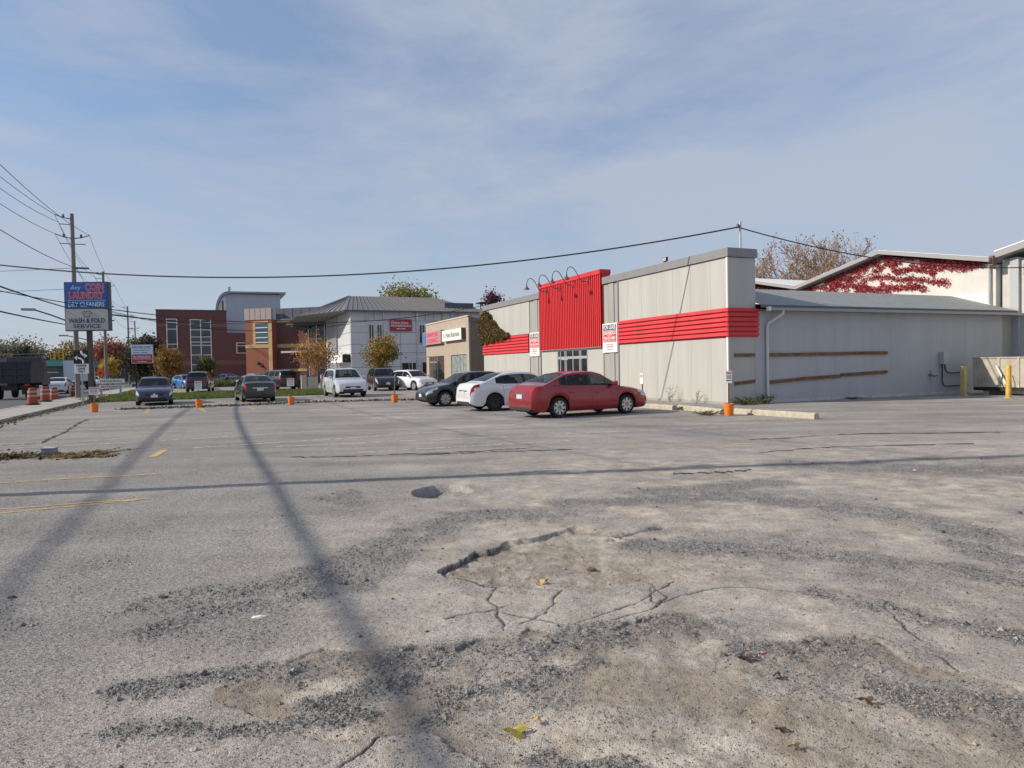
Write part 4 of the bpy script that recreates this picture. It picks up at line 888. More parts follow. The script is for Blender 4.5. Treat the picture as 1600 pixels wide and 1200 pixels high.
# ------------------------------------------------------------------ signs along the street
BLUES = mat('sign_royal_blue', (.03, .09, .34), .4); GREYS = mat('sign_pale_grey', (.42, .42, .40), .45); REDL = mat('letter_red', (.55, .04, .06), .4); LBLUE = mat('letter_pale_blue', (.42, .60, .78), .4); NAVY = mat('letter_navy', (.03, .045, .14), .4); PLUM = mat('post_plum', (.065, .045, .05), .6)
py = thing('laundry_pylon_sign', 'tall blue and grey coin laundry sign on a dark post', 'sign', (-24.95, 41.0, 0), R(4))
MB().box(-.12, .12, -.12, .12, 0, 4.3).build('post', PLUM, py, bevel=.01)
bd = MB().box(-1.27, 1.23, -.18, .18, 4.24, 7.12).build('cabinet', mat('sign_edge', (.06, .07, .10), .5), py)
MB().box(-1.22, 1.18, -.20, -.18, 5.56, 7.07).build('blue_panel', BLUES, py); MB().box(-1.22, 1.18, -.20, -.18, 4.29, 5.53).build('grey_panel', GREYS, py)
MB().box(-1.1, 1.08, -.21, -.20, 6.01, 6.035).build('rule', LBLUE, py)
yT = -.212
text(py, 'Any', (-.62, yT, 6.77), FRONT, .27, LBLUE, .62, shear=.25); 
for s_, x_, z_, w_ in (('COIN', .48, 6.78, 1.05), ('LAUNDRY', -.02, 6.30, 2.02)):
    text(py, s_, (x_, yT + .004, z_), FRONT, .36, mat('letter_pink_edge', (.62, .40, .50), .4), w_ + .03, bold=.03); text(py, s_, (x_, yT - .006, z_), FRONT, .34, REDL, w_, bold=.008)
text(py, 'DRY CLEANERS', (-.02, yT, 5.78), FRONT, .27, LBLUE, 2.05, bold=.008)
text(py, 'WASH & FOLD', (-.02, yT, 4.83), FRONT, .26, NAVY, 2.05, bold=.008); text(py, 'SERVICE', (-.02, yT, 4.50), FRONT, .22, NAVY, 1.55, bold=.004)
MB().tube([(-.18, yT, 5.42), (-.28, yT, 5.30), (-.18, yT, 5.24), (-.17, yT, 5.06), (.13, yT, 5.06), (.14, yT, 5.24), (.26, yT, 5.30), (.14, yT, 5.42), (.06, yT, 5.37), (-.1, yT, 5.37), (-.18, yT, 5.42)], .014, 4).build('shirt_outline', NAVY, py)
ln = thing('lane_sign', 'black and white centre lane turn arrow sign on a grey post', 'traffic sign', (-22.7, 36.5, 0), R(8))
MB().box(-.03, .03, .0, .06, 0, 2.95).build('post', MATS['galvanised'], ln)
MB().box(-.36, .36, -.02, 0, 2.24, 2.95).build('arrow_panel', BLACK, ln); MB().box(-.36, .36, -.02, 0, 1.72, 2.23).build('text_panel', SIGNW, ln)
def arrow(pts, tip, d):
    MB().tube(pts, .045, 4).build('arrow', SIGNW, ln); t = Vector(tip); d = Vector(d).normalized(); n_ = Vector((-d.z, 0, d.x))
    MB().add([tuple(t + d * .16), tuple(t + n_ * .13), tuple(t - n_ * .13)], [(0, 1, 2), (2, 1, 0)]).build('arrow_head', SIGNW, ln)
arrow([(.12, -.03, 2.26), (.10, -.03, 2.40), (.0, -.03, 2.50), (-.14, -.03, 2.55)], (-.16, -.075, 2.55), (-1, 0, .1)); arrow([(.02, -.03, 2.93), (.04, -.03, 2.80), (.12, -.03, 2.70), (.2, -.03, 2.66)], (.19, -.075, 2.66), (1, 0, -.1))
for s_, z_ in (('CENTRE', 2.13), ('LANE', 1.98), ('ONLY', 1.83)): text(ln, s_, (0, -.025, z_), FRONT, .11, BLACK, .5 if s_ == 'CENTRE' else .36, bold=.004)
ps = thing('red_white_board', 'white over red roadside board with lettering in front of dark trees', 'sign', (-35.2, 66, 0), R(10))
for x_ in (-.6, .6): MB().box(x_ - .06, x_ + .06, -.05, .05, 0, 2.7).build('post', BLACK, ps)
MB().box(-.95, .95, -.1, .1, 2.65, 4.42).build('cabinet', ALU, ps); MB().box(-.9, .9, -.12, -.1, 3.52, 4.37).build('white_panel', mat('sign_bluewhite', (.62, .68, .78), .4), ps); MB().box(-.9, .9, -.12, -.1, 2.70, 3.50).build('red_panel', mat('sign_crimson', (.42, .03, .07), .4), ps)
text(ps, 'DENTURE CLINIC', (0, -.13, 4.16), FRONT, .22, mat('letter_blue', (.08, .18, .5), .4), 1.65, bold=.004); MB().box(-.75, .75, -.125, -.12, 3.86, 3.92).build('print_line', MATS['letter_blue'], ps); MB().box(-.75, -.2, -.125, -.12, 3.62, 3.69).build('print_line', MATS['letter_blue'], ps); MB().box(-.1, .5, -.125, -.12, 3.62, 3.69).build('print_line', MATS['letter_blue'], ps)
text(ps, 'The PARALEGAL', (-.02, -.13, 3.26), FRONT, .20, SIGNW, 1.6, bold=.003); text(ps, 'PROFESSIONALS', (.05, -.13, 3.06), FRONT, .13, SIGNW, 1.6); MB().box(-.4, .4, -.125, -.12, 2.80, 2.84).build('print_line', SIGNW, ps)
es = thing('entrance_sign', 'low white two-plate ENTRANCE sign on posts in the grass', 'sign', (-29.2, 50.5, 0), R(10))
for x_ in (-.75, .55): MB().box(x_ - .06, x_ + .06, -.04, .04, 0, 1.35).build('post', mat('post_pale', (.42, .40, .36), .8), es)
MB().box(-.95, .85, -.07, -.04, 1.0, 1.32).build('plate', SIGNW, es); MB().box(-.88, .78, -.07, -.04, .62, .88).build('plate', SIGNW, es)
text(es, 'PARKING', (-.05, -.08, 1.16), FRONT, .16, SIGNK, 1.4); text(es, 'ENTRANCE', (-.05, -.08, .75), FRONT, .16, SIGNK, 1.35)
# construction signs, signals
ORG = mat('construction_orange', (.75, .13, .02), .5)
cs = thing('construction_sign', 'orange diamond roadworks sign on a folding stand beyond the grass', 'traffic sign', (-49.5, 84, 0), R(20))
MB().prism([(0, 1.1), (.75, 1.85), (0, 2.6), (-.75, 1.85)], 'y', -.03, .0).build('diamond', ORG, cs); MB().box(-.3, .3, -.035, -.03, 1.8, 1.95).build('symbol', BLACK, cs); MB().prism([(-.05, 2.05), (.2, 1.85), (-.05, 1.65)], 'y', -.045, -.035).build('symbol', BLACK, cs)
for x_ in (-.5, .5): MB().tube([(0, .1, 1.3), (x_, .4, 0)], .03, 5).build('leg', ARMM, cs)
MB().tube([(0, -.02, 1.2), (0, -.3, 0)], .03, 5).build('leg', ARMM, cs)
cs = thing('construction_sign', 'orange roadworks sign leaning on its striped stand beside the second pole', 'traffic sign', (-47.0, 79, 0), R(20))
MB().prism([(0, 1.2), (.4, 1.85), (-.1, 2.5), (-.5, 1.85)], 'y', -.03, 0).build('diamond', ORG, cs); MB().box(-.12, .12, -.035, -.03, 1.7, 1.9).build('symbol', BLACK, cs)
for x_ in (-.4, .9): MB().tube([(0, .05, 1.9), (x_, .2, 0)], .05, 5).build('leg', mat('pale_orange', (.6, .3, .14), .6), cs)
SIGY = mat('signal_yellow', (.72, .38, .03), .5)
ts = thing('traffic_signal', 'yellow traffic signals on a mast arm across the street', 'traffic signal', (-108, 138, 0), R(10))
MB().tube([(0, 0, 0), (0, 0, 6.2)], .12, 8).build('pole', ARMM, ts); MB().tube([(0, 0, 5.9), (18, 0, 6.2)], .07, 6).build('mast_arm', ARMM, ts)
for x_ in (15.0, 16.6):
    h_ = MB().box(x_ - .42, x_ + .42, -.2, .2, 4.5, 6.4).build('signal_head', SIGY, ts)
    for k_, c_ in enumerate(((.05, .02, .02), (.05, .045, .02), (.02, .25, .10))): MB().lathe([(.22, 0), (.25, .02), (.05, .05)], (0, 0, 0), 12).build('lens', mat('signal_lens_%d' % k_, c_, .3), h_).matrix_local = Matrix.Translation((x_, -.21, 6.05 - k_ * .6)) @ Matrix.Rotation(R(90), 4, 'X')
ts = thing('traffic_signal', 'single yellow traffic signal beside the red maple', 'traffic signal', (-66, 108, 0), R(10))
MB().tube([(0, 0, 0), (0, 0, 4.4)], .08, 8).build('pole', ARMM, ts); MB().box(-.25, .25, -.2, .2, 3.2, 4.9).build('signal_head', SIGY, ts)

# ------------------------------------------------------------------ orange buckets with parking signs, barrels, wheel stops
BUCK = mat('bucket_orange', (.80, .20, .025), .5, var=.12, scale=8)
def bucket(label, x_, y_, sign, rz=0.0, post=1.25):
    o = thing('sign_bucket', label, 'bucket', (x_, y_, 0), rz, 'orange buckets holding parking signs')
    MB().lathe([(.13, 0), (.135, .01), (.152, .30), (.165, .305), (.165, .34), (.155, .345), (.158, .385), (.145, .385), (.13, .32)], (0, 0, 0), 20).build('pail', BUCK, o, smooth=True)
    MB().lathe([(.135, .29), (.135, .33)], (0, 0, 0), 14).build('concrete_fill', CONC, o)
    MB().box(-.028, .028, -.02, .02, .3, post).build('post', mat('sign_post_brown', (.20, .15, .12), .8), o)
    if sign:
        w_, h_ = sign
        pl = MB().box(-w_ / 2, w_ / 2, -.035, -.02, post - h_ * .75, post + h_ * .25).build('sign_plate', SIGNW, o)
        zt = post + h_ * .25
        MB().box(-w_ / 2 + .02, w_ / 2 - .02, -.04, -.035, zt - h_ * .26, zt - h_ * .06).build('red_header', SIGNR, pl)
        text(pl, 'NO PARKING', (0, -.042, zt - h_ * .16), FRONT, .035, SIGNW, w_ * .7); text(pl, 'VIOLATORS', (0, -.037, zt - h_ * .42), FRONT, .04, SIGNK, w_ * .75); text(pl, 'WILL BE TOWED', (0, -.037, zt - h_ * .58), FRONT, .035, SIGNK, w_ * .8); text(pl, 'AT OWNERS EXPENSE', (0, -.037, zt - h_ * .78), FRONT, .03, SIGNK, w_ * .8)
    return o
bucket('orange bucket with small white sign at the foot of the laundry sign post', -18.4, 30.41, (.40, .34), R(8), 1.02)
bucket('orange bucket with white sign right of the front-facing blue sedan', -14.79, 32.59, (.32, .42), R(8), 1.15); bucket('orange bucket with white sign right of the black sedan seen from behind', -10.78, 33.67, (.34, .38), R(5), 1.2)
bucket('orange bucket with a bare post right of the silver SUV', -5.77, 33.94, (.03, .3), R(80), 1.3); bucket('large orange bucket with white sign in front of the store corner', 6.73, 21.47, (.19, .38), R(-6), 1.30)
pst = thing('parking_sign', 'small white and red parking sign standing against the cream wall behind the red car', 'sign', (5.0, 26.6, 0), R(-60))
MB().box(-.02, .02, 0, .04, 0, 1.1).build('post', MATS['sign_post_brown'], pst); pl = MB().box(-.09, .09, -.02, 0, .90, 1.30).build('sign_plate', SIGNW, pst); MB().box(-.075, .075, -.025, -.02, 1.20, 1.23).build('red_header', SIGNR, pl); MB().box(-.075, .075, -.025, -.02, 1.15, 1.18).build('red_header', SIGNR, pl)
BARO = mat('barrel_orange', (.33, .05, .025), .55); BARW = mat('barrel_band', (.40, .30, .25), .5)
for i, (a_, b_, lab) in enumerate(((43.95, -8.7, 'orange striped barrel nearest on the pavement edge'), (48.4, -8.95, 'orange striped barrel second along the pavement edge'), (52.4, -9.2, 'orange striped barrel beside the white car on the road'), (61.0, -9.4, 'orange striped barrel just left of the laundry post'), (84, -10.2, 'far orange striped barrel left of the second pole'), (88, -10.0, 'far orange striped barrel at the foot of the second pole'), (93, -9.6, 'furthest orange striped barrel near the roadworks sign'))):
    q = W(a_, b_); o = thing('traffic_barrel', lab, 'barrel', (q.x, q.y, .004), 0, 'orange barrels along the road')
    if b_ > -9.02: o.location.z = .118
    o.scale = (.82, .82, .92)
    MB().lathe([(.36, 0), (.36, .06), (.30, .08), (.28, .45), (.265, .46), (.255, .78), (.22, .80), (.20, .95), (.12, .97)], (0, 0, 0), 18).build('body', BARO, o, smooth=True)
    MB().lathe([(.43, 0), (.43, .05), (.33, .09)], (0, 0, 0), 14).build('rubber_base', BLACK, o)
    for z_ in (.20, .45, .70): MB().lathe([(.295 - z_ * .045, z_), (.290 - z_ * .045, z_ + .11)], (0, 0, 0), 18).build('white_band', BARW, o, smooth=True)
STOP = mat('wheel_stop_concrete', (.46, .42, .33), .9, var=.25, scale=6, bump=.3)
def wheelstop(label, p0, p1):
    a_, b_ = Vector(p0), Vector(p1); d = b_ - a_; L_ = d.length
    o = thing('wheel_stop', label, 'wheel stop', (a_.x, a_.y, 0), math.atan2(d.y, d.x), 'concrete wheel stops')
    MB().prism([(-.11, 0), (.11, 0), (.10, .13), (.05, .18), (-.05, .18), (-.10, .13)], 'x', 0, L_).build('block', STOP, o, bevel=.012)
    for x_ in (.4, L_ - .4): MB().lathe([(.018, .17), (.018, .188)], (x_, 0, 0), 8).build('pin', mat('rust_pin', (.15, .07, .04), .9), o)
wheelstop('long concrete wheel stop right of the orange bucket', (7.18, 22.3), (8.62, 19.56)); wheelstop('concrete wheel stop left of the orange bucket', (5.99, 24.75), (6.72, 22.0)); wheelstop('concrete wheel stop in front of the red sedan', (4.75, 26.6), (5.75, 24.5))

# ------------------------------------------------------------------ cars
TYRE = mat('tyre_rubber', (.016, .016, .017), .85); RIMS = mat('alloy_silver', (.55, .55, .55), .35, metal=.7); RIMD = mat('alloy_dark', (.06, .06, .065), .4, metal=.5); TRIM = mat('black_trim', (.02, .02, .022), .6); HEADL = mat('headlamp_lens', (.55, .58, .60), .12, metal=.3); TAILL = mat('tail_lamp_red', (.36, .012, .016), .2); CHROME = mat('chrome', (.65, .65, .66), .15, metal=1.0); PLATE = mat('plate_white', (.62, .65, .70), .4)
CGLASS = mat('car_glass', (.010, .014, .016), .04, spec=.55)
_N, _L = CGLASS.node_tree.nodes, CGLASS.node_tree.links
_tr = _N.new('ShaderNodeBsdfTransparent'); _tr.inputs[0].default_value = (.55, .60, .60, 1); _mx = _N.new('ShaderNodeMixShader'); _mx.inputs[0].default_value = .45
_L.new(_N['Principled BSDF'].outputs[0], _mx.inputs[1]); _L.new(_tr.outputs[0], _mx.inputs[2]); _L.new(_mx.outputs[0], _N['Material Output'].inputs['Surface'])
SEATM = mat('car_seat', (.035, .034, .034), .8)
def interp(x, pts):
    xs, ys = zip(*pts); return float(np.interp(x, xs, ys))
SPECS = {
 'sedan': dict(L=4.64, Wd=1.78, H=1.46, wb=2.70, R=.325, sill=.20,
   top=[(-2.32, .70), (-2.28, .90), (-2.18, 1.02), (-2.0, 1.06), (-1.65, 1.08), (-1.0, .98), (0, .95), (.95, .95), (1.1, .965), (1.6, .90), (1.95, .83), (2.15, .76), (2.27, .68), (2.32, .58)],
   roof=[(-1.85, 1.06), (-1.45, 1.22), (-1.0, 1.39), (-.6, 1.445), (-.15, 1.46), (.2, 1.44), (.42, 1.38), (.75, 1.17), (1.10, .955)], rear_glass=(-1.72, -.95), front_glass=(.40, 1.03), side=(-1.30, .80), pillars=[(-.16, -.06), (-1.02, -.97)], dz=.0),
 'hatch': dict(L=4.35, Wd=1.78, H=1.48, wb=2.68, R=.325, sill=.19,
   top=[(-2.17, .60), (-2.13, .85), (-2.05, 1.0), (-1.8, 1.05), (-1.0, 1.0), (0, .95), (.95, .94), (1.15, .95), (1.6, .88), (1.9, .81), (2.05, .74), (2.14, .66), (2.17, .56)],
   roof=[(-2.12, 1.02), (-1.9, 1.18), (-1.5, 1.36), (-1.0, 1.46), (-.3, 1.48), (.1, 1.46), (.35, 1.39), (.75, 1.16), (1.15, .94)], rear_glass=(-2.0, -1.45), front_glass=(.33, 1.07), side=(-1.55, .82), pillars=[(-.2, -.1), (-1.1, -1.05)], dz=.0),
 'suv': dict(L=4.9, Wd=1.93, H=1.76, wb=2.90, R=.37, sill=.27,
   top=[(-2.45, .75), (-2.42, 1.0), (-2.35, 1.14), (-2.1, 1.18), (-1.0, 1.14), (0, 1.10), (1.0, 1.10), (1.25, 1.12), (1.8, 1.06), (2.15, .98), (2.33, .86), (2.42, .72), (2.45, .60)],
   roof=[(-2.38, 1.16), (-2.25, 1.45), (-2.05, 1.66), (-1.6, 1.74), (-.6, 1.76), (.2, 1.74), (.5, 1.66), (.85, 1.40), (1.25, 1.10)], rear_glass=(-2.33, -2.02), front_glass=(.45, 1.17), side=(-2.0, .92), pillars=[(-.25, -.13), (-1.3, -1.2)], dz=.0),
 'crossover': dict(L=4.4, Wd=1.80, H=1.56, wb=2.65, R=.345, sill=.23,
   top=[(-2.2, .70), (-2.17, .92), (-2.1, 1.05), (-1.8, 1.10), (-1.0, 1.04), (0, 1.0), (.9, 1.0), (1.1, 1.01), (1.6, .94), (1.95, .86), (2.1, .74), (2.18, .62), (2.2, .55)],
   roof=[(-2.12, 1.06), (-1.95, 1.24), (-1.6, 1.44), (-1.1, 1.54), (-.4, 1.56), (.1, 1.54), (.38, 1.46), (.75, 1.24), (1.12, 1.0)], rear_glass=(-2.05, -1.55), front_glass=(.36, 1.05), side=(-1.6, .82), pillars=[(-.2, -.1), (-1.1, -1.05)], dz=.0)}
def car(label, kind, x_, y_, hx, hy, paint, group='parked cars', detail=True, rim=RIMS, plate_front=True, cat='car', z_=0.0):
    sp = SPECS[kind]; L_, w_, H_ = sp['L'], sp['Wd'] / 2, sp['H']; wb2 = sp['wb'] / 2; Rw = sp['R']; ar = Rw + .055
    o = thing('parked_car' if group == 'parked cars' else 'moving_car', label, cat, (x_, y_, z_), math.atan2(hy, hx), group)
    hL = L_ / 2
    st = sorted(set([round(v, 3) for v in list(np.linspace(-hL, hL, 40)) + [-hL + .03, -hL + .08, hL - .03, hL - .08] + [s_ * wb2 + dx for s_ in (-1, 1) for dx in np.linspace(-ar, ar, 13)] + [p_[0] for p_ in sp['top']] + [.95, -.1, -1.0] if -hL <= v <= hL]))
    def halfw(x):
        t = abs(x) / hL; return w_ * (1 - .05 * t ** 3 - (.12 * max(0, (t - .86) / .14) ** 2))
    rows = []
    for x in st:
        zt = interp(x, sp['top']); wx_ = halfw(x)
        zl = sp['sill'] + .10 * max(0, (abs(x) / hL - .88) / .12) ** 1.5
        for s_ in (-1, 1):
            dx = x - s_ * wb2
            if abs(dx) < ar: zl = max(zl, Rw + math.sqrt(ar * ar - dx * dx))
        zs = zt - .035
        zl = min(zl, zs - .10)
        h_ = zs - zl
        rows.append([(wx_ * .93, zl), (wx_ * .985, zl + h_ * .16), (wx_ * 1.0, zl + h_ * .45), (wx_ * .985, zl + h_ * .72), (wx_ * .965, zl + h_ * .86), (wx_ * .93, zs), (wx_ * .80, zt), (wx_ * .42, zt + .018), (0, zt + .024)])
    nr = len(rows[0])
    full = []
    for x, r_ in zip(st, rows):
        pts = [(x, -yy, zz) for yy, zz in r_] + [(x, yy, zz) for yy, zz in reversed(r_[:-1])]
        full.append(pts)
    npt = len(full[0]); verts = [p for r_ in full for p in r_]
    groups = {}
    def put(key, f): groups.setdefault(key, []).append(f)
    for i in range(len(st) - 1):
        xm = (st[i] + st[i + 1]) / 2
        for k_ in range(npt - 1):
            f = (i * npt + k_, (i + 1) * npt + k_, (i + 1) * npt + k_ + 1, i * npt + k_ + 1)
            rowi = k_ if k_ < nr - 1 else npt - 2 - k_; side = 'R' if k_ < nr - 1 else 'L'
            key = 'body'
            if (xm > hL - .50 and rowi == 4) or (xm > hL - .3 and rowi == 3): key = 'headlight' + side
            elif xm < -hL + .34 and (rowi == 4 or (rowi == 3 and xm < -hL + .16)): key = 'taillight' + side
            elif rowi <= 4 and -.1 <= xm < .95 and detail: key = 'doorF' + side
            elif rowi <= 4 and -1.0 <= xm < -.1 and detail: key = 'doorR' + side
            put(key, f)
    put('body', tuple(range(npt))); put('body', tuple(reversed(range((len(st) - 1) * npt, len(st) * npt))))
    def emit(name, faces, m, parent, verts=verts, ang=42):
        idx = sorted(set(i for f in faces for i in f)); mp_ = {v: j for j, v in enumerate(idx)}
        b = MB(); b.add([verts[i] for i in idx], [tuple(mp_[i] for i in f) for f in faces]); return b.build(name, m, parent, smooth=True, ang=ang)
    body = emit('body', groups['body'], paint, o)
    for key, nm, m in (('headlightR', 'headlight', HEADL), ('headlightL', 'headlight', HEADL), ('taillightR', 'tail_light', TAILL), ('taillightL', 'tail_light', TAILL), ('doorFR', 'door', paint), ('doorFL', 'door', paint), ('doorRR', 'door', paint), ('doorRL', 'door', paint)):
        if key in groups:
            d_ = emit(nm, groups[key], m, o)
            if nm == 'door':
                s_ = -1 if key[-1] == 'R' else 1; xh = .12 if key[4] == 'F' else -.85; zh = interp(xh, sp['top']) - .17
                MB().box(xh - .09, xh + .09, s_ * w_ * .99 - .018, s_ * w_ * .99 + .018, zh - .014, zh + .014).build('handle', paint, d_, bevel=.006)
    # greenhouse
    rf = sp['roof']; gx = sorted(set([round(v, 3) for v in list(np.linspace(rf[0][0], rf[-1][0], 34)) + [p_[0] for p_ in rf] + list(sp['rear_glass']) + list(sp['front_glass']) + list(sp['side']) + [q for p_ in sp['pillars'] for q in p_]]))
    gv = []; 
    for x in gx:
        zb = interp(x, sp['top']) - .03; zr = max(interp(x, rf), zb + .012); wbse = halfw(x) * .935; wtop = w_ * .66
        def wz(z): return wbse - (wbse - wtop) * min(1, max(0, (z - zb) / (H_ - zb))) ** 1.15
        hh = zr - zb
        r_ = [(wz(zb), zb), (wz(zb + .14 * hh), zb + .14 * hh), (wz(zb + .5 * hh), zb + .5 * hh), (wz(zb + .84 * hh), zb + .84 * hh), (wz(zb + .95 * hh) * .995, zb + .955 * hh), (wz(zr) * .90, zr), (wz(zr) * .45, zr + .014), (0, zr + .018)]
        gv += [(x, -yy, zz) for yy, zz in r_] + [(x, yy, zz) for yy, zz in reversed(r_[:-1])]
    gnr = 8; gnp = 15; gg = {}
    for i in range(len(gx) - 1):
        xm = (gx[i] + gx[i + 1]) / 2
        for k_ in range(gnp - 1):
            f = (i * gnp + k_, (i + 1) * gnp + k_, (i + 1) * gnp + k_ + 1, i * gnp + k_ + 1)
            rowi = k_ if k_ < gnr - 1 else gnp - 2 - k_; side = 'R' if k_ < gnr - 1 else 'L'; key = 'roof'
            if rowi >= 5 and sp['front_glass'][0] < xm < sp['front_glass'][1]: key = 'windshield'
            elif rowi >= 5 and sp['rear_glass'][0] < xm < sp['rear_glass'][1]: key = 'rear_window'
            elif rowi in (1, 2) and sp['side'][0] < xm < sp['side'][1]:
                pl_ = [p_ for p_ in sp['pillars'] if p_[0] <= xm <= p_[1]]
                if pl_: key = 'pillar'
                else: key = 'w%d%s' % (sum(xm > p_[0] for p_ in sp['pillars']), side)
            gg.setdefault(key, []).append(f)
    for key, fs in gg.items():
        nm, m = ('roof', paint) if key == 'roof' else (key, CGLASS) if key in ('windshield', 'rear_window') else ('pillar', TRIM) if key == 'pillar' else ('side_window', CGLASS)
        emit(nm, fs, m, o, gv, 30)
    # cabin
    zc = interp(0, sp['top']) - .45
    MB().box(-hL + .45, hL - 1.2, -w_ * .80, w_ * .80, zc - .05, zc + .02).build('cabin_floor', SEATM, o)
    for xs in (.15, -.72):
        for s_ in (-1, 1):
            yy = s_ * w_ * .42
            se = MB().box(xs - .45, xs + .05, yy - .24, yy + .24, zc + .1, zc + .3).build('seat', SEATM, o, bevel=.04); MB().prism([(xs - .50, zc + .25), (xs - .36, zc + .25), (xs - .44, zc + .62), (xs - .54, zc + .62)], 'y', yy - .22, yy + .22).build('seat_back', SEATM, se, bevel=.03); MB().box(xs - .60, xs - .50, yy - .13, yy + .13, zc + .64, zc + .76).build('headrest', SEATM, se, bevel=.03)
    MB().box(sp['front_glass'][0] + .12, sp['front_glass'][1] + .05, -w_ * .78, w_ * .78, zc + .2, zc + .42).build('dashboard', SEATM, o)
    # underside, wheels
    MB().box(-hL + .22, hL - .22, -w_ * .70, w_ * .70, sp['sill'] - .02, .62).build('underbody', BLACK, o)
    for sx in (-1, 1):
        MB().box(sx * wb2 - ar - .02, sx * wb2 + ar + .02, -w_ * .90, w_ * .90, Rw + ar * .60, Rw + ar - .02).build('arch_liner', BLACK, o) if False else None
        for sy in (-1, 1):
            yc = sy * (w_ - .125)
            wh = MB().lathe([(Rw * .62, -.10), (Rw * .93, -.105), (Rw, -.07), (Rw, .07), (Rw * .93, .105), (Rw * .62, .10)], (0, 0, 0), 26, 'y', cap=False).build('wheel', TYRE, o, smooth=True)
            wh.location = (sx * wb2, yc, Rw)
            rb = MB(); so = sy * .09
            rb.lathe([(.02, min(so * .55, so * .62)), (Rw * .60, min(so * .55, so * .62)), (Rw * .60, max(so * .55, so * .62)), (.02, max(so * .55, so * .62))], (0, 0, 0), 20, 'y')
            rb.build('brake_disc', RIMD, wh, smooth=True)
            rm = MB()
            for k_ in range(8):
                t = 2 * math.pi * k_ / 8; c_, s_ = math.cos(t), math.sin(t)
                q = [(.05 * Rw, -.05), (Rw * .63, -.038), (Rw * .63, .038), (.05 * Rw, .05)]
                vv_ = []
                for yy in (so * .75, so * 1.06):
                    for (r1, d1) in q: vv_.append((r1 * c_ - d1 * s_, yy, r1 * s_ + d1 * c_))
                rm.add(vv_, [(0, 1, 2, 3), (7, 6, 5, 4), (0, 4, 5, 1), (1, 5, 6, 2), (2, 6, 7, 3), (3, 7, 4, 0)])
            ring = [(Rw * .64, so * 1.0 - .02), (Rw * .68, so * 1.0 - .02), (Rw * .68, so * 1.0 + .02), (Rw * .64, so * 1.0 + .02)]
            nseg = 24; vv_ = []; ff_ = []
            for k_ in range(nseg):
                t = 2 * math.pi * k_ / nseg
                for r1, yy in ring: vv_.append((r1 * math.sin(t), yy, r1 * math.cos(t)))
            for k_ in range(nseg):
                for j in range(4): a_, b_ = k_ * 4 + j, k_ * 4 + (j + 1) % 4; c_ = ((k_ + 1) % nseg) * 4; ff_.append((a_, b_, c_ + (j + 1) % 4, c_ + j))
            rm.add(vv_, ff_); rm.build('rim', rim, wh)
    for s_ in (-1, 1):
        xm_ = sp['side'][1] - .02; zm = interp(xm_, sp['top']) + .10
        MB().lathe([(.02, -.10), (.075, -.08), (.085, 0), (.07, .07), (.02, .09)], (xm_, s_ * (w_ + .07), zm), 10, 'y').build('mirror', paint, o, smooth=True)
    # fascia pieces
    zf = interp(hL - .02, sp['top']); gl = sp['sill'] + .12
    MB().box(hL - .10, hL + .012, -w_ * .48, w_ * .48, zf - .12, zf - .015).build('grille', TRIM, o, bevel=.012)
    MB().box(hL - .10, hL + .004, -w_ * .62, w_ * .62, gl - .02, gl + .11).build('lower_intake', TRIM, o, bevel=.012)
    MB().lathe([(.03, 0), (.055, .005), (.05, .012)], (0, 0, 0), 12).build('badge', CHROME, o).matrix_local = Matrix.Translation((hL + .005, 0, zf - .04)) @ Matrix.Rotation(R(90), 4, 'Y')
    if plate_front: MB().box(hL + .0, hL + .022, -.16, .16, gl + .10, gl + .24).build('licence_plate', PLATE, o)
    MB().box(-hL - .012, -hL + .12, -w_ * .72, w_ * .72, sp['sill'] + .04, sp['sill'] + .17).build('rear_valance', TRIM, o, bevel=.02)
    MB().box(-hL - .014, -hL + .02, -.17, .17, .62 if kind in ('sedan',) else .68, .76 if kind in ('sedan',) else .82).build('licence_plate', PLATE, o)
    MB().box(-hL - .004, -hL + .10, -w_ * .45, w_ * .45, interp(-hL + .03, sp['top']) - .10, interp(-hL + .03, sp['top']) - .06).build('boot_strip', CHROME if detail else TRIM, o)
    if detail:
        for s_ in (-1, 1):
            for xs in (.95, -.1, -1.0):
                j = st.index(min(st, key=lambda v: abs(v - xs))); r_ = rows[j]
                MB().tube([(st[j], s_ * (yy + .001), zz) for yy, zz in r_[:6]], .0045, 4).build('door_seam', BLACK, o)
    return o
def cpaint(name, col, metal=.3, rough=.32): return mat('car_' + name, col, rough, metal=metal, coat=1.0)
car('red sedan parked nose towards the cream wall', 'sedan', 2.25, 23.28, .87, .49, cpaint('red', (.30, .007, .014), .25), plate_front=False)
car('white sedan parked between the red sedan and the black hatchback', 'sedan', .22, 27.26, .90, .43, cpaint('white', (.72, .73, .75), .0), rim=RIMD, plate_front=False)
car('black hatchback parked nose out beside the white sedan', 'hatch', -2.02, 30.96, -.90, -.43, cpaint('black', (.006, .007, .010), .1))
car('dark blue sedan facing the camera in front of the grass', 'sedan', -19.45, 37.6, .45, -.89, cpaint('navy', (.02, .032, .065), .4))
car('black sedan seen from behind by the orange bucket', 'sedan', -14.7, 39.4, -.47, .88, cpaint('black2', (.006, .006, .008), .1))
car('silver white SUV facing the camera', 'suv', -10.57, 43.5, .44, -.90, cpaint('silver', (.64, .68, .72), .15))
car('black SUV parked behind the silver SUV', 'suv', -10.2, 54.5, .35, -.94, cpaint('black3', (.013, .014, .018), .3), detail=False); car('charcoal crossover parked beneath the orange and green tree', 'crossover', -9.0, 60.5, .45, -.89, cpaint('charcoal', (.03, .032, .036), .3), detail=False)
car('small white crossover in front of the white office doors', 'crossover', -7.75, 53.5, .72, -.69, cpaint('white2', (.75, .76, .77), 0), detail=False)
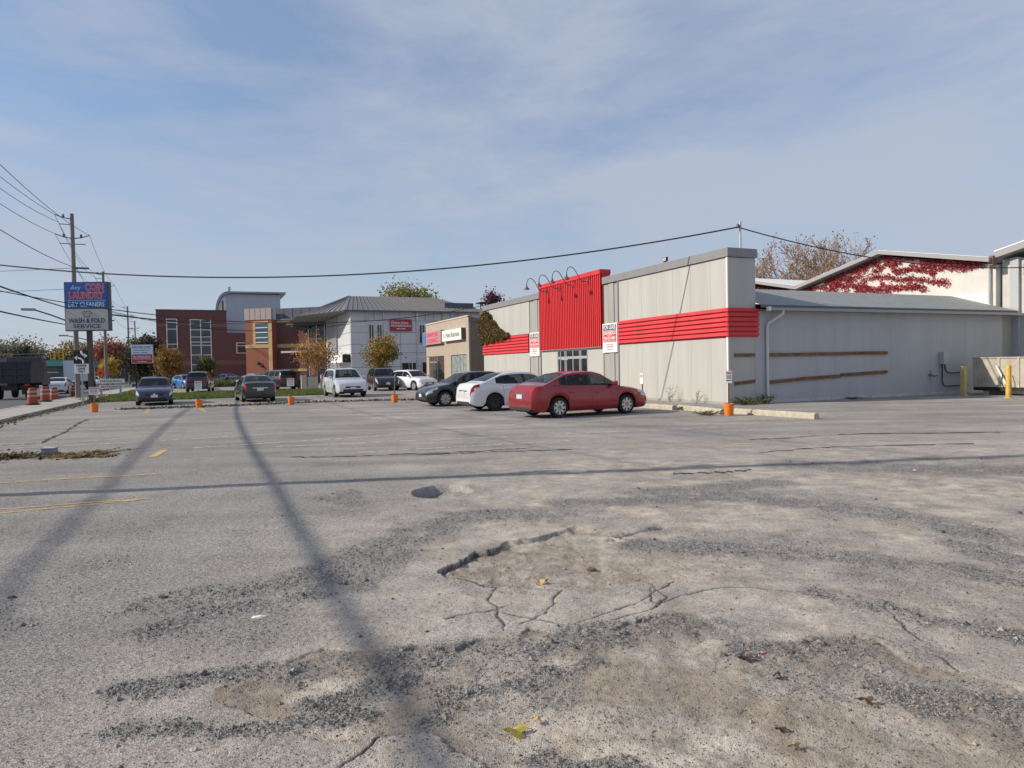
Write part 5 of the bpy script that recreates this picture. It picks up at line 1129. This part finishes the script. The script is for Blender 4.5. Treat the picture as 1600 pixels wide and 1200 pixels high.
car('black SUV turned sideways behind the black sedan', 'suv', -21.3, 62.5, -.72, .69, cpaint('black4', (.016, .016, .018), .3), detail=False); car('grey sedan parked beyond the black SUV near the brick wing', 'sedan', -27.0, 72.5, -.8, .6, cpaint('grey', (.14, .15, .17), .4), detail=False)
car('maroon sedan parked in front of the brick entrance wing', 'sedan', -28.5, 79.5, -.8, .6, cpaint('maroon', (.22, .05, .05), .3), detail=False)
car('dark SUV seen from behind left of the planted island', 'suv', -27.4, 60.8, -.30, .95, cpaint('plum', (.028, .02, .025), .3), detail=False); car('bright blue hatchback parked beside the dark SUV', 'hatch', -34.6, 73.5, .7, -.71, cpaint('blue', (.03, .22, .55), .2), detail=False)
car('slate blue sedan parked in front of the tall brick windows', 'sedan', -36.3, 88, -.75, .66, cpaint('slate', (.07, .085, .12), .4), detail=False); car('black hatchback parked furthest along the brick block', 'hatch', -33.4, 93, -.8, .6, cpaint('black5', (.015, .015, .02), .3), detail=False)
car('white sedan driving away on the road behind the dump truck', 'sedan', -40.9, 62.5, -.42, .91, cpaint('white3', (.68, .67, .72), 0), group='traffic on the road', detail=False, z_=.004)
car('small white sedan far down the road left of the second pole', 'sedan', -57.5, 95, .42, -.91, cpaint('white4', (.70, .70, .72), 0), group='traffic on the road', detail=False, z_=.004); car('dark blue SUV far down the road beyond the barrels', 'suv', -66, 112, .42, -.91, cpaint('navy2', (.03, .04, .10), .3), group='traffic on the road', detail=False, z_=.004)
# trucks
def truck_wheels(o, pts, r_=.5):
    for x_, y_ in pts:
        wh = MB().lathe([(r_ * .5, -.16), (r_ * .95, -.16), (r_, -.1), (r_, .1), (r_ * .95, .16), (r_ * .5, .16)], (0, 0, 0), 20, 'y').build('wheel', TYRE, o, smooth=True); wh.location = (x_, y_, r_)
        MB().lathe([(.04, -.12), (r_ * .5, -.13), (r_ * .5, .13), (.04, .12)], (0, 0, 0), 12, 'y').build('rim', RIMD, wh)
dt = thing('dump_truck', 'dark dump truck driving away along the road', 'truck', (-36.4, 51.2, .004), math.atan2(.91, -.42), 'traffic on the road')
DTK = mat('dump_body', (.028, .03, .034), .5, var=.3, scale=2)
MB().prism([(-1.25, 1.15), (1.25, 1.15), (1.35, 2.65), (-1.35, 2.65)], 'x', -3.6, 1.2).build('dump_bed', DTK, dt); 
for z_ in (1.35, 1.75, 2.2, 2.62): MB().box(-3.68, -3.6, -1.3, 1.3, z_ - .04, z_ + .04).build('tailgate_rib', DTK, dt)
for y_ in (-1.25, -.4, .4, 1.25): MB().box(-3.67, -3.6, y_ - .05, y_ + .05, 1.15, 2.65).build('tailgate_rib', DTK, dt)
MB().box(-3.5, 4.2, -.45, .45, .65, 1.0).build('chassis', BLACK, dt); MB().prism([(1.4, .9), (4.6, .9), (4.6, 1.7), (3.4, 1.9), (2.9, 3.1), (1.4, 3.1)], 'y', -1.15, 1.15).build('cab', mat('cab_dark', (.06, .055, .07), .4), dt, bevel=.06)
MB().box(1.35, 1.40, -.9, .9, 1.9, 2.6).build('rear_window', CGLASS, dt); MB().box(-3.66, -3.56, -1.2, -.9, .95, 1.1).build('tail_light', TAILL, dt); MB().box(-3.66, -3.56, .9, 1.2, .95, 1.1).build('tail_light', TAILL, dt)
for s_ in (-1, 1): MB().box(-3.4, -3.35, s_ * 1.0 - .3, s_ * 1.0 + .3, .35, .95).build('mud_flap', BLACK, dt)
truck_wheels(dt, [(-2.7, -1.0), (-2.7, 1.0), (-1.4, -1.0), (-1.4, 1.0), (3.4, -1.0), (3.4, 1.0)])
bt = thing('box_truck', 'white box truck ahead on the road left of the laundry post', 'truck', (-50.5, 81, .004), math.atan2(.91, -.42), 'traffic on the road')
MB().box(-3.4, 2.0, -1.2, 1.2, .95, 3.25).build('cargo_box', mat('box_truck_white', (.50, .56, .62), .5), bt, bevel=.03)
for y_ in (-1.17, 0, 1.17): MB().box(-3.44, -3.4, y_ - .03, y_ + .03, 1.0, 3.2).build('door_frame', ALU, bt)
MB().prism([(2.1, .6), (4.2, .6), (4.2, 1.5), (3.6, 2.4), (2.1, 2.5)], 'y', -1.05, 1.05).build('cab', WHITE, bt, bevel=.05); MB().box(-3.3, 3.6, -.5, .5, .55, .95).build('chassis', BLACK, bt); MB().box(-3.5, -3.4, -1.1, 1.1, .5, .7).build('bumper', BLACK, bt)
truck_wheels(bt, [(-2.2, -.95), (-2.2, .95), (3.0, -.95), (3.0, .95)], .42)

# ------------------------------------------------------------------ trees, creepers, weeds
BARK = mat('bark', (.12, .09, .065), .95, var=.35, scale=8, bump=.4); BARKL = mat('bark_pale', (.22, .18, .14), .95, var=.3, scale=8)
def tree(label, x_, y_, h_, crown, cols, nleaf, leaf=.13, trunk_r=.09, name='tree', clumps=70, cat='tree', seed=1, bark=BARK, fill=.9):
    """crown: centre z, half width, half height"""
    rng = np.random.default_rng(seed); o = thing(name, label, cat, (x_, y_, 0), 0)
    cz, rw, rh = crown
    cc = rng.normal(0, 1, (clumps, 3)); cc /= np.linalg.norm(cc, axis=1)[:, None]; cc *= (rng.random((clumps, 1)) ** .4)
    cc = cc * (rw, rw, rh) * fill * (.75 + .5 * rng.random((clumps, 1))) + (0, 0, cz)
    b = MB(); b.tube([(0, 0, 0), (.03, .02, h_ * .3), (-.02, .03, cz - rh * .3), (0, 0, cz + rh * .5)], [trunk_r, trunk_r * .85, trunk_r * .7, trunk_r * .2], 8)
    for c in cc[::2]:
        z0_ = min(max(cz - rh, c[2] - rh * .6 * rng.random()), cz + rh * .4); mid = (c[0] * .45, c[1] * .45, z0_ + (c[2] - z0_) * .55)
        b.tube([(0, 0, z0_), mid, tuple(c)], [trunk_r * .4, trunk_r * .25, trunk_r * .08], 4, cap=False)
    b.build('trunk', bark, o, smooth=True)
    k = rng.integers(0, clumps, nleaf); sz = rw * .22
    p = cc[k] + rng.normal(0, 1, (nleaf, 3)) * sz * (1, 1, .75)
    V = leaves(p, leaf, rng)
    pal = np.array(cols); ci = (rng.integers(0, len(cols), clumps))[k]; mixr = rng.random(nleaf) < .3; ci[mixr] = rng.integers(0, len(cols), mixr.sum())
    c = pal[ci] * (.65 + .7 * rng.random((nleaf, 1)))
    quadmesh('crown', V, leafmat('leaf_surface'), o, cols=c); return o
def leaves(p, size, rng, flat=None):
    n = len(p); a = rng.normal(0, 1, (n, 3)); a /= np.linalg.norm(a, axis=1)[:, None]; b = np.cross(a, rng.normal(0, 1, (n, 3))); b /= np.linalg.norm(b, axis=1)[:, None]
    s = size * (.55 + .9 * rng.random((n, 1)))
    return np.stack([p - a * s * .5, p + b * s * .38, p + a * s * .5, p - b * s * .38], 1).reshape(-1, 3)
ORGL = [(.40, .20, .07), (.50, .30, .11), (.28, .15, .07), (.34, .24, .08)]; GRNL = [(.17, .18, .05), (.24, .22, .06), (.30, .20, .06), (.12, .14, .05)]; YGL = [(.24, .22, .07), (.18, .19, .06), (.30, .26, .09)]
tree('young orange tree with thinning leaves in front of the brick wing', -17.5, 62, 4.8, (3.1, 1.9, 1.5), ORGL, 3000, .15, .07, clumps=46, seed=3, bark=BARKL)
tree('young green and orange tree in front of the white office', -11.45, 61, 4.9, (3.1, 1.45, 1.55), GRNL + [(.45, .24, .06), (.42, .26, .07)], 6500, .15, .07, seed=4)
tree('rust orange tree in front of the tall brick block', -42.0, 85, 5.4, (3.1, 1.65, 2.0), [(.34, .16, .05), (.26, .17, .06), (.18, .16, .05), (.40, .22, .07)], 5000, .2, .09, seed=5); tree('small green tree below the widest brick block window', -38.0, 86, 3.9, (2.2, 1.25, 1.5), [(.12, .14, .05), (.20, .19, .06), (.09, .11, .04)], 3500, .18, .07, seed=6)
tree('large olive green tree rising behind the white office roof', -16.2, 112, 15.3, (11.6, 4.4, 3.6), YGL, 11000, .34, .3, clumps=150, seed=7)
tree('big dark green tree behind the red and white board', -46.5, 88, 6.4, (3.6, 2.6, 2.8), [(.045, .055, .03), (.07, .07, .035), (.06, .045, .03)], 8000, .26, .2, seed=8); tree('red leaved maple beyond the second pole', -76, 132, 8.0, (5.6, 3.4, 2.6), [(.36, .11, .08), (.28, .09, .07), (.32, .18, .10)], 6000, .34, .2, seed=9)
tree('bright yellow tree low beside the second pole', -71, 122, 5.0, (3.0, 1.6, 1.7), [(.58, .42, .05), (.50, .38, .06), (.40, .33, .06)], 3000, .26, .12, seed=10)
tree('broad pale brown tree far left behind the plaza', -121, 168, 9.6, (6.5, 7.2, 2.8), [(.24, .20, .14), (.20, .19, .13), (.16, .16, .11)], 9000, .5, .3, seed=11, clumps=110); tree('wide golden green tree behind the traffic signals', -111, 176, 9.0, (6.3, 5.6, 2.4), [(.32, .25, .09), (.25, .21, .09), (.30, .21, .08)], 8000, .5, .3, seed=12, clumps=90)
tree('rounded tan tree at the far left edge', -138, 172, 8.0, (5.6, 5.2, 2.2), [(.28, .22, .12), (.24, .19, .12)], 6000, .5, .3, seed=13); tree('dark pointed conifer standing among the far left trees', -113, 160, 9.0, (5.6, 2.0, 3.4), [(.05, .07, .05), (.07, .08, .06)], 4000, .4, .25, seed=14)
for i, (x_, y_, s_) in enumerate(((-17.6, 60.6, 1.0), (-16.2, 61.2, .9), (-18.9, 61.0, .8), (-15.0, 63.0, .9))):
    tree(['burgundy shrub left of the young orange tree trunk', 'burgundy shrub right of the young orange tree trunk', 'smallest burgundy shrub by the orange tree', 'burgundy shrub nearest the white office'][i], x_ - .5, y_ + 2.2, s_, (.6 * s_, .75, .55 * s_), [(.20, .04, .06), (.14, .03, .05), (.26, .07, .08)], 1100, .11, .03, 'shrub', 20, 'shrub', 20 + i)
gp = thing('gate_posts', 'pale stone gate pillars below the young orange tree', 'pillars', (-17.35, 60.2, 0), FA)
for x_ in (-.75, .0, .9): MB().box(x_ - .22 if x_ else -.42, x_ + .22 if x_ else .42, -.2, .2, 0, 1.25 if x_ else 1.1).build('pillar', mat('pale_stone', (.50, .47, .40), .85, var=.15, scale=4), gp); 
sf = thing('pipe_frame', 'thin pale pipe frame standing left of the tan shop', 'frame', (-8.0, 62.5, 0), FA)
MB().tube([(-1.0, 0, 0), (-1.0, 0, 2.7), (1.3, 0, 2.7)], .05, 6).build('pipe', WHITE, sf); MB().tube([(1.3, 0, 0), (1.3, 0, 2.7)], .05, 6).build('pipe', WHITE, sf)
# bare tree behind the lean-to
def bare_tree(label, x_, y_, h_, seed):
    rng = random.Random(seed); o = thing('bare_tree', label, 'tree', (x_, y_, 0), 0); b = MB(); tw = MB(); tips = []
    def grow(p, d, ln, r_, lev):
        pts = [p]; q = Vector(p); dd = Vector(d)
        for k in range(3):
            dd = (dd + Vector((rng.uniform(-.22, .22), rng.uniform(-.22, .22), rng.uniform(-.06, .14)))).normalized(); q = q + dd * ln / 3; pts.append(tuple(q))
        r_ = max(r_, .024); (b if lev < 3 else tw).tube(pts, [r_, r_ * .85, r_ * .75, r_ * .65], 6 if lev < 2 else 3, cap=False)
        if lev >= 6: tips.append(tuple(q)); return
        for k in range(3 if lev < 5 else 2):
            a = Vector((rng.uniform(-1, 1), rng.uniform(-1, 1), rng.uniform(-.25, .75))).normalized()
            start = Vector(pts[rng.choice((1, 2, 3, 3))]); grow(tuple(start), (dd * .75 + a * .75).normalized(), ln * rng.uniform(.62, .82), r_ * .55, lev + 1)
    for k in range(10):
        t = k * 2 * math.pi / 10; grow((0, 0, h_ * .30), Vector((math.cos(t) * .8, math.sin(t) * .8, .35 + .6 * (k % 3) / 2)).normalized(), h_ * .21, .15, 1)
    b.tube([(0, 0, 0), (0, 0, h_ * .24)], [.32, .25], 8); b.build('trunk', BARK, o, smooth=True); tw.build('twigs', mat('twig_brown', (.23, .155, .115), .9), o)
    r2 = np.random.default_rng(seed); tp_ = np.array(tips); sel = np.concatenate([tp_, tp_[r2.random(len(tp_)) < .8]]); sel = sel + r2.normal(0, .22, sel.shape)
    pal = np.array([(.34, .20, .10), (.42, .27, .12), (.28, .15, .10)]); quadmesh('last_leaves', leaves(sel, .16, r2), leafmat('leaf_surface'), o, cols=pal[r2.integers(0, 3, len(sel))])
    return o
bare_tree('nearly bare spreading tree behind the grey lean-to roof', 26.4, 60.0, 15.2, 5)

def creeper(name, label, cat, n, fn, cols, size, stems=None, stemcol=None, loc=None):
    """leaves on a wall; fn(rng, n) gives (a, b, z) points"""
    rng = np.random.default_rng(n); o = thing(name, label, cat, loc, FA); p = fn(rng, n)
    q = np.stack([p[:, 1], p[:, 0], p[:, 2]], 1)
    org = Vector(loc); oa, ob = -.4 * org.x + .9165 * org.y, .9165 * org.x + .4 * org.y
    q = q - (ob, oa, org.z)
    pal = np.array(cols); c = pal[rng.integers(0, len(cols), len(q))] * (.6 + .8 * rng.random((len(q), 1)))
    quadmesh('foliage', leaves(q, size, rng), leafmat('leaf_surface'), o, cols=c)
    if stems:
        b = MB()
        for s_ in stems: b.tube([(p_[1] - ob, p_[0] - oa, p_[2] - org.z) for p_ in s_], .018, 4)
        b.build('stems', mat('creeper_stem', (.10, .05, .05), .9), o)
    return o
def ivy_fn(rng, n):
    a = 42.6 + 5.1 * rng.random(n * 3); z = 3.1 + 2.9 * rng.random(n * 3)
    t = (a - 42.6) / 5.1; top = 3.3 + 2.75 * np.clip(np.sin(np.clip(.30 + t * .95, 0, 1.57)) ** 1.6, 0, 1) + (noise2(a * 3, a * 0, 5) - .5) * .5; bot = 3.62 - .28 * t + (noise2(a * 5, a * 0 + 3, 6) - .5) * .35
    top = np.where(t > .86, top - (t - .86) * 4.0, top); k = (z < top) & (z > bot); a, z = a[k][:n], z[k][:n]
    bulge = .18 + .32 * np.sin(np.clip((z - 3.2) / 2.8, 0, 1) * 3.1)
    return np.stack([a, 18.58 - rng.random(len(a)) * bulge, z], 1)
creeper('wall_ivy', 'bushy olive green ivy mound on the left end of the store front', 'ivy', 9000, ivy_fn, [(.14, .11, .045), (.18, .13, .05), (.11, .10, .04), (.20, .16, .05), (.17, .08, .04)], .12, loc=tuple(W(45, 18.6, 3.3)))
creeper('roof_creeper', 'dark red creeper tuft on top of the store parapet beside the chimney', 'creeper', 1500, lambda rng, n: np.stack([47.3 + rng.normal(0, .42, n), 19.2 + rng.normal(0, .3, n), 6.55 + rng.normal(0, .30, n)], 1), [(.09, .025, .04), (.13, .04, .05), (.06, .02, .03)], .13, loc=tuple(W(47.3, 19.2, 6.1)))
def red_fn(rng, n):
    out = []
    N_ = n * 4; a = 22.6 + 12.0 * rng.random(N_); roof = 6.33 + 1.33 * (1 - np.abs(a - 28.27) / 6.17); t = (34.6 - a) / 12.0     # t: 0 far left foot, 1 near right foot
    drop = (1.45 * np.clip(1.25 - t * 1.25, 0, 1) + .18) * (.45 + 1.1 * noise2(a * 1.6, a * 0, 8)); d = rng.random(N_) ** 1.5 * drop
    dens = np.clip(1.25 - t * 1.15, .06, 1) * np.clip(noise2(a * 2.6, (roof - d) * 5.5, 9) * 1.7 - .35, 0, 1); k = rng.random(N_) < dens
    a, z = a[k][:n], (roof - .02 - d)[k][:n]; out.append(np.stack([a, 36.14 - .10 * rng.random(len(a)), z], 1))
    for st_ in RSTEMS:
        for (p0_, p1_) in zip(st_[:-1], st_[1:]):
            m_ = 90; tt = rng.random(m_)[:, None]; out.append(np.array(p0_) * (1 - tt) + np.array(p1_) * tt + rng.normal(0, 1, (m_, 3)) * (.06, .03, .09))
    return np.concatenate(out)
RSTEMS = []
_r = random.Random(3)
for a_, z_ in ((31.5, 6.35), (30.5, 6.2), (29.3, 6.5), (28.6, 6.1), (27.6, 6.7), (27.0, 6.2), (26.3, 6.6), (25.5, 6.45), (28.0, 5.9), (30.0, 5.85)):
    s_ = [(a_, 36.13, z_)]
    for k in range(4): s_.append((s_[-1][0] - _r.uniform(.45, .75), 36.13, s_[-1][2] + _r.uniform(-.26, .03) + (.08 if a_ < 26.5 else 0)))
    RSTEMS.append(s_)
creeper('red_creeper', 'crimson virginia creeper spreading over the cream gable wall', 'creeper', 6000, red_fn, [(.52, .09, .11), (.42, .06, .09), (.58, .16, .13), (.26, .04, .07)], .11, RSTEMS, loc=tuple(W(30, 36.1, 5.5)))
creeper('gable_creeper', 'dark creeper under the far gable beside the parapet', 'creeper', 2600, lambda rng, n: (lambda a: np.stack([a, 36.14 - .1 * rng.random(n), 6.35 + 1.3 * (1 - np.abs(a - 40.6) / 6.17) - .75 * rng.random(n) ** 1.3], 1))(35.6 + 4.6 * rng.random(n)), [(.10, .03, .035), (.18, .07, .05), (.07, .02, .03)], .14, loc=tuple(W(38, 36.1, 6.0)))
# weeds at the wall
def weed(label, x_, y_, h_, n, cols, seed, wide=.25, leaf=.05):
    rng = np.random.default_rng(seed); o = thing('weed', label, 'weed', (x_, y_, 0), 0); b = MB(); P = []
    for k in range(n):
        e = rng.normal(0, wide, 2); hh = h_ * (.5 + .6 * rng.random()); b.tube([(e[0] * .15, e[1] * .15, 0), (e[0] * .6, e[1] * .6, hh * .6), (e[0], e[1], hh)], [.006, .005, .002], 3)
        for j in range(9): t = .25 + .75 * rng.random(); P.append((e[0] * t + rng.normal(0, .03), e[1] * t + rng.normal(0, .03), hh * t))
    b.build('stems', mat('weed_stem', (.16, .14, .07), .9), o); P = np.array(P); c = np.array(cols)[rng.integers(0, len(cols), len(P))]
    quadmesh('leaves', leaves(P, leaf, rng), leafmat('leaf_surface'), o, cols=c); return o
DRY = [(.26, .22, .12), (.20, .18, .10), (.16, .16, .06)]; GRW = [(.07, .10, .03), (.05, .07, .025), (.10, .12, .04)]
q = W(24.6, 18.15); weed('tall dry weed by the cream wall left of the bucket', q.x, q.y, .75, 9, DRY, 1, .16); q = W(22.9, 18.2); weed('thin dry weed by the cream wall near the store corner', q.x, q.y, .6, 8, DRY, 2, .18)
q = W(20.9, 18.9); weed('bushy dark green weeds at the foot of the store corner', q.x, q.y, .30, 40, GRW, 3, .34, .06); q = W(21.0, 20.1); weed('dark green weeds below the grey downspout', q.x, q.y, .34, 36, GRW, 4, .30, .06); q = W(21.0, 19.4); weed('dark weeds between the corner and the downspout', q.x, q.y, .24, 30, GRW, 5, .3, .05)
q = W(21.1, 25.0); weed('flat dark weed clump along the grey wall base', q.x, q.y, .10, 22, GRW, 6, .3, .05); q = W(19.9, 15.3); weed('grass tuft at the end of the wheel stop', q.x, q.y, .16, 30, [(.14, .16, .05), (.2, .19, .08)], 7, .2, .05); q = W(17.6, 14.4); weed('dry grass tuft left of the large orange bucket', q.x, q.y, .14, 40, [(.14, .13, .06), (.2, .17, .08)], 8, .28, .05)
q = W(47.2, -6.2); weed('dark weeds around the laundry post base', q.x, q.y, .5, 40, GRW + DRY, 9, .5, .08)

# ------------------------------------------------------------------ debris in the lot
GBLK = mat('grey_block', (.27, .275, .29), .85, var=.15, scale=8)
o = thing('concrete_block', 'grey concrete block lying in the weeds at the left', 'block', (-9.55, 14.2, 0), R(8)); MB().box(-.12, .12, -.10, .10, 0, .15).build('block', GBLK, o, bevel=.015); MB().box(-.13, .13, -.11, .11, .15, .17).build('lid', mat('pale_lid', (.42, .42, .42), .8), o)
rubble('weed_debris', 'pile of dirt, dead weeds and straw around the grey block', [(-11.6, 13.4), (-10.4, 13.75), (-9.6, 14.15), (-8.9, 13.95), (-8.2, 13.9)], 900, .008, .07, .16, cols=((.20, .15, .08), (.12, .09, .05), (.30, .22, .11), (.06, .06, .04)))
weed('straw coloured dead weeds right of the grey block', -8.75, 14.1, .085, 60, [(.34, .24, .11), (.26, .18, .08)], 11, .42, .05); weed('dark dead weeds left of the grey block', -10.1, 13.95, .10, 40, [(.06, .055, .035), (.16, .13, .07)], 12, .35, .06); weed('dark weed clump at the left edge of the lot', -11.3, 13.75, .09, 46, [(.05, .05, .03), (.12, .11, .06)], 13, .4, .06)
def tz(x_, y_): return float(terrain(np.array([x_]), np.array([y_]))[0][0])
def leaf_thing(label, x_, y_, s_, col, rz, name='fallen_leaf', cat='leaf'):
    pts = []; 
    for k in range(22):
        t = 2 * math.pi * k / 22; r_ = s_ * (.55 + .45 * abs(math.cos(t * 2.5)) ** .7) * (1 if k % 2 else .82); pts.append((r_ * math.cos(t), r_ * math.sin(t) * .8, .012 + .022 * math.sin(t * 2 + 1) * s_ / .06))
    b = MB(); b.add(pts + [(0, 0, .02)], [(k, (k + 1) % 22, 22) for k in range(22)]); b.tube([(s_ * .3, 0, .015), (s_ * 1.5, s_ * .2, .01)], .0025, 4)
    o = b.build(name, mat('leaf_%s' % label[:9], col, .6, var=.3, scale=30), None); o.location = (x_, y_, tz(x_, y_) + .012); o.rotation_euler = (0, .15, rz); tag(o, label, cat); return o
leaf_thing('large yellow maple leaf lying in the front hollow', -.02, 3.10, .062, (.60, .46, .07), .4); leaf_thing('small orange leaf beside the large yellow leaf', .09, 3.19, .026, (.62, .30, .03), 1.2); leaf_thing('pale orange leaf in the middle of the broken hollow', .22, 5.32, .045, (.60, .36, .12), 2.0)
leaf_thing('tan dead leaf near the bottom edge right of centre', 1.17, 2.90, .035, (.40, .26, .12), .6); leaf_thing('brown dead leaf on the dirt at right', 1.67, 3.28, .045, (.20, .11, .05), .2); leaf_thing('dark dead leaf clump below the gravel patch', 1.36, 3.58, .035, (.07, .05, .035), .9); leaf_thing('reddish brown leaf below the right gravel patch', 1.26, 3.78, .05, (.16, .08, .07), .3); leaf_thing('dark brown leaf near the bottom right of centre', 1.17, 3.05, .03, (.10, .07, .04), .1)
def lump(name, label, cat, x_, y_, sx, sy, sz, col, rz=0.0):
    rng = np.random.default_rng(int(abs(x_ * 100))); bm = bmesh.new(); bmesh.ops.create_icosphere(bm, subdivisions=2, radius=1)
    for v in bm.verts: v.co *= .75 + .5 * rng.random()
    for v in bm.verts: v.co = Vector((v.co.x * sx, v.co.y * sy, max(v.co.z, -.3) * sz))
    me = bpy.data.meshes.new(name); bm.to_mesh(me); bm.free(); me.materials.append(mat('%s_col' % label[:12], col, .8, var=.2, scale=25)); o = bpy.data.objects.new(name, me); COL.objects.link(o)
    o.location = (x_, y_, tz(x_, y_) + sz * .3); o.rotation_euler = (0, 0, rz); return tag(o, label, cat)
lump('litter', 'scrap of white litter on the asphalt left of centre', 'litter', -1.71, 4.57, .05, .022, .014, (.75, .74, .70), .25); lump('litter', 'tiny pink scrap on the right gravel patch', 'litter', 1.40, 3.90, .016, .012, .01, (.6, .22, .25))
lump('stone', 'flat pale stone in the broken hollow near its right lip', 'stone', .88, 6.52, .06, .04, .016, (.34, .30, .24)); lump('stone', 'small brown stone in the middle of the broken hollow', 'stone', .62, 5.62, .04, .025, .018, (.15, .11, .08)); lump('stone', 'dark crumb of asphalt on the left asphalt', 'stone', -2.6, 5.05, .035, .02, .012, (.05, .05, .05)); lump('stone', 'dark crumb of asphalt at the left edge', 'stone', -3.75, 5.1, .035, .02, .012, (.05, .05, .05)); lump('stone', 'pale stone chip near the bottom left', 'stone', -1.42, 2.98, .016, .014, .012, (.45, .44, .42))
lump('brick_scrap', 'red broken brick scrap inside the round pothole', 'rubble', -1.08, 8.86, .09, .06, .05, (.34, .09, .06)); lump('stone', 'pale stone at the left rim of the round pothole', 'stone', -1.24, 8.98, .08, .05, .05, (.42, .40, .33))
o = thing('metal_strip', 'short pale strip of metal lying beyond the pothole', 'scrap', (.98, 10.58, tz(.98, 10.58) + .004), R(4)); MB().box(-.13, .13, -.035, .035, 0, .02).build('strip', mat('strip_white', (.62, .60, .56), .6), o)

# ------------------------------------------------------------------ lettering becomes plain mesh
bpy.context.view_layer.update()
dg = bpy.context.evaluated_depsgraph_get()
fit = {o.name: w_ for o, w_ in TEXTS}
for o in [o for o in COL.objects if o.type == 'FONT']:
    me = bpy.data.meshes.new_from_object(o.evaluated_get(dg))
    n = bpy.data.objects.new('lettering', me); COL.objects.link(n); n.parent = o.parent; n.location = o.location.copy(); n.rotation_euler = o.rotation_euler.copy()
    if o.name in fit and len(me.vertices):
        xs = [v.co.x for v in me.vertices]; n.scale = (fit[o.name] / max(.01, max(xs) - min(xs)), 1, 1)
    bpy.data.objects.remove(o)
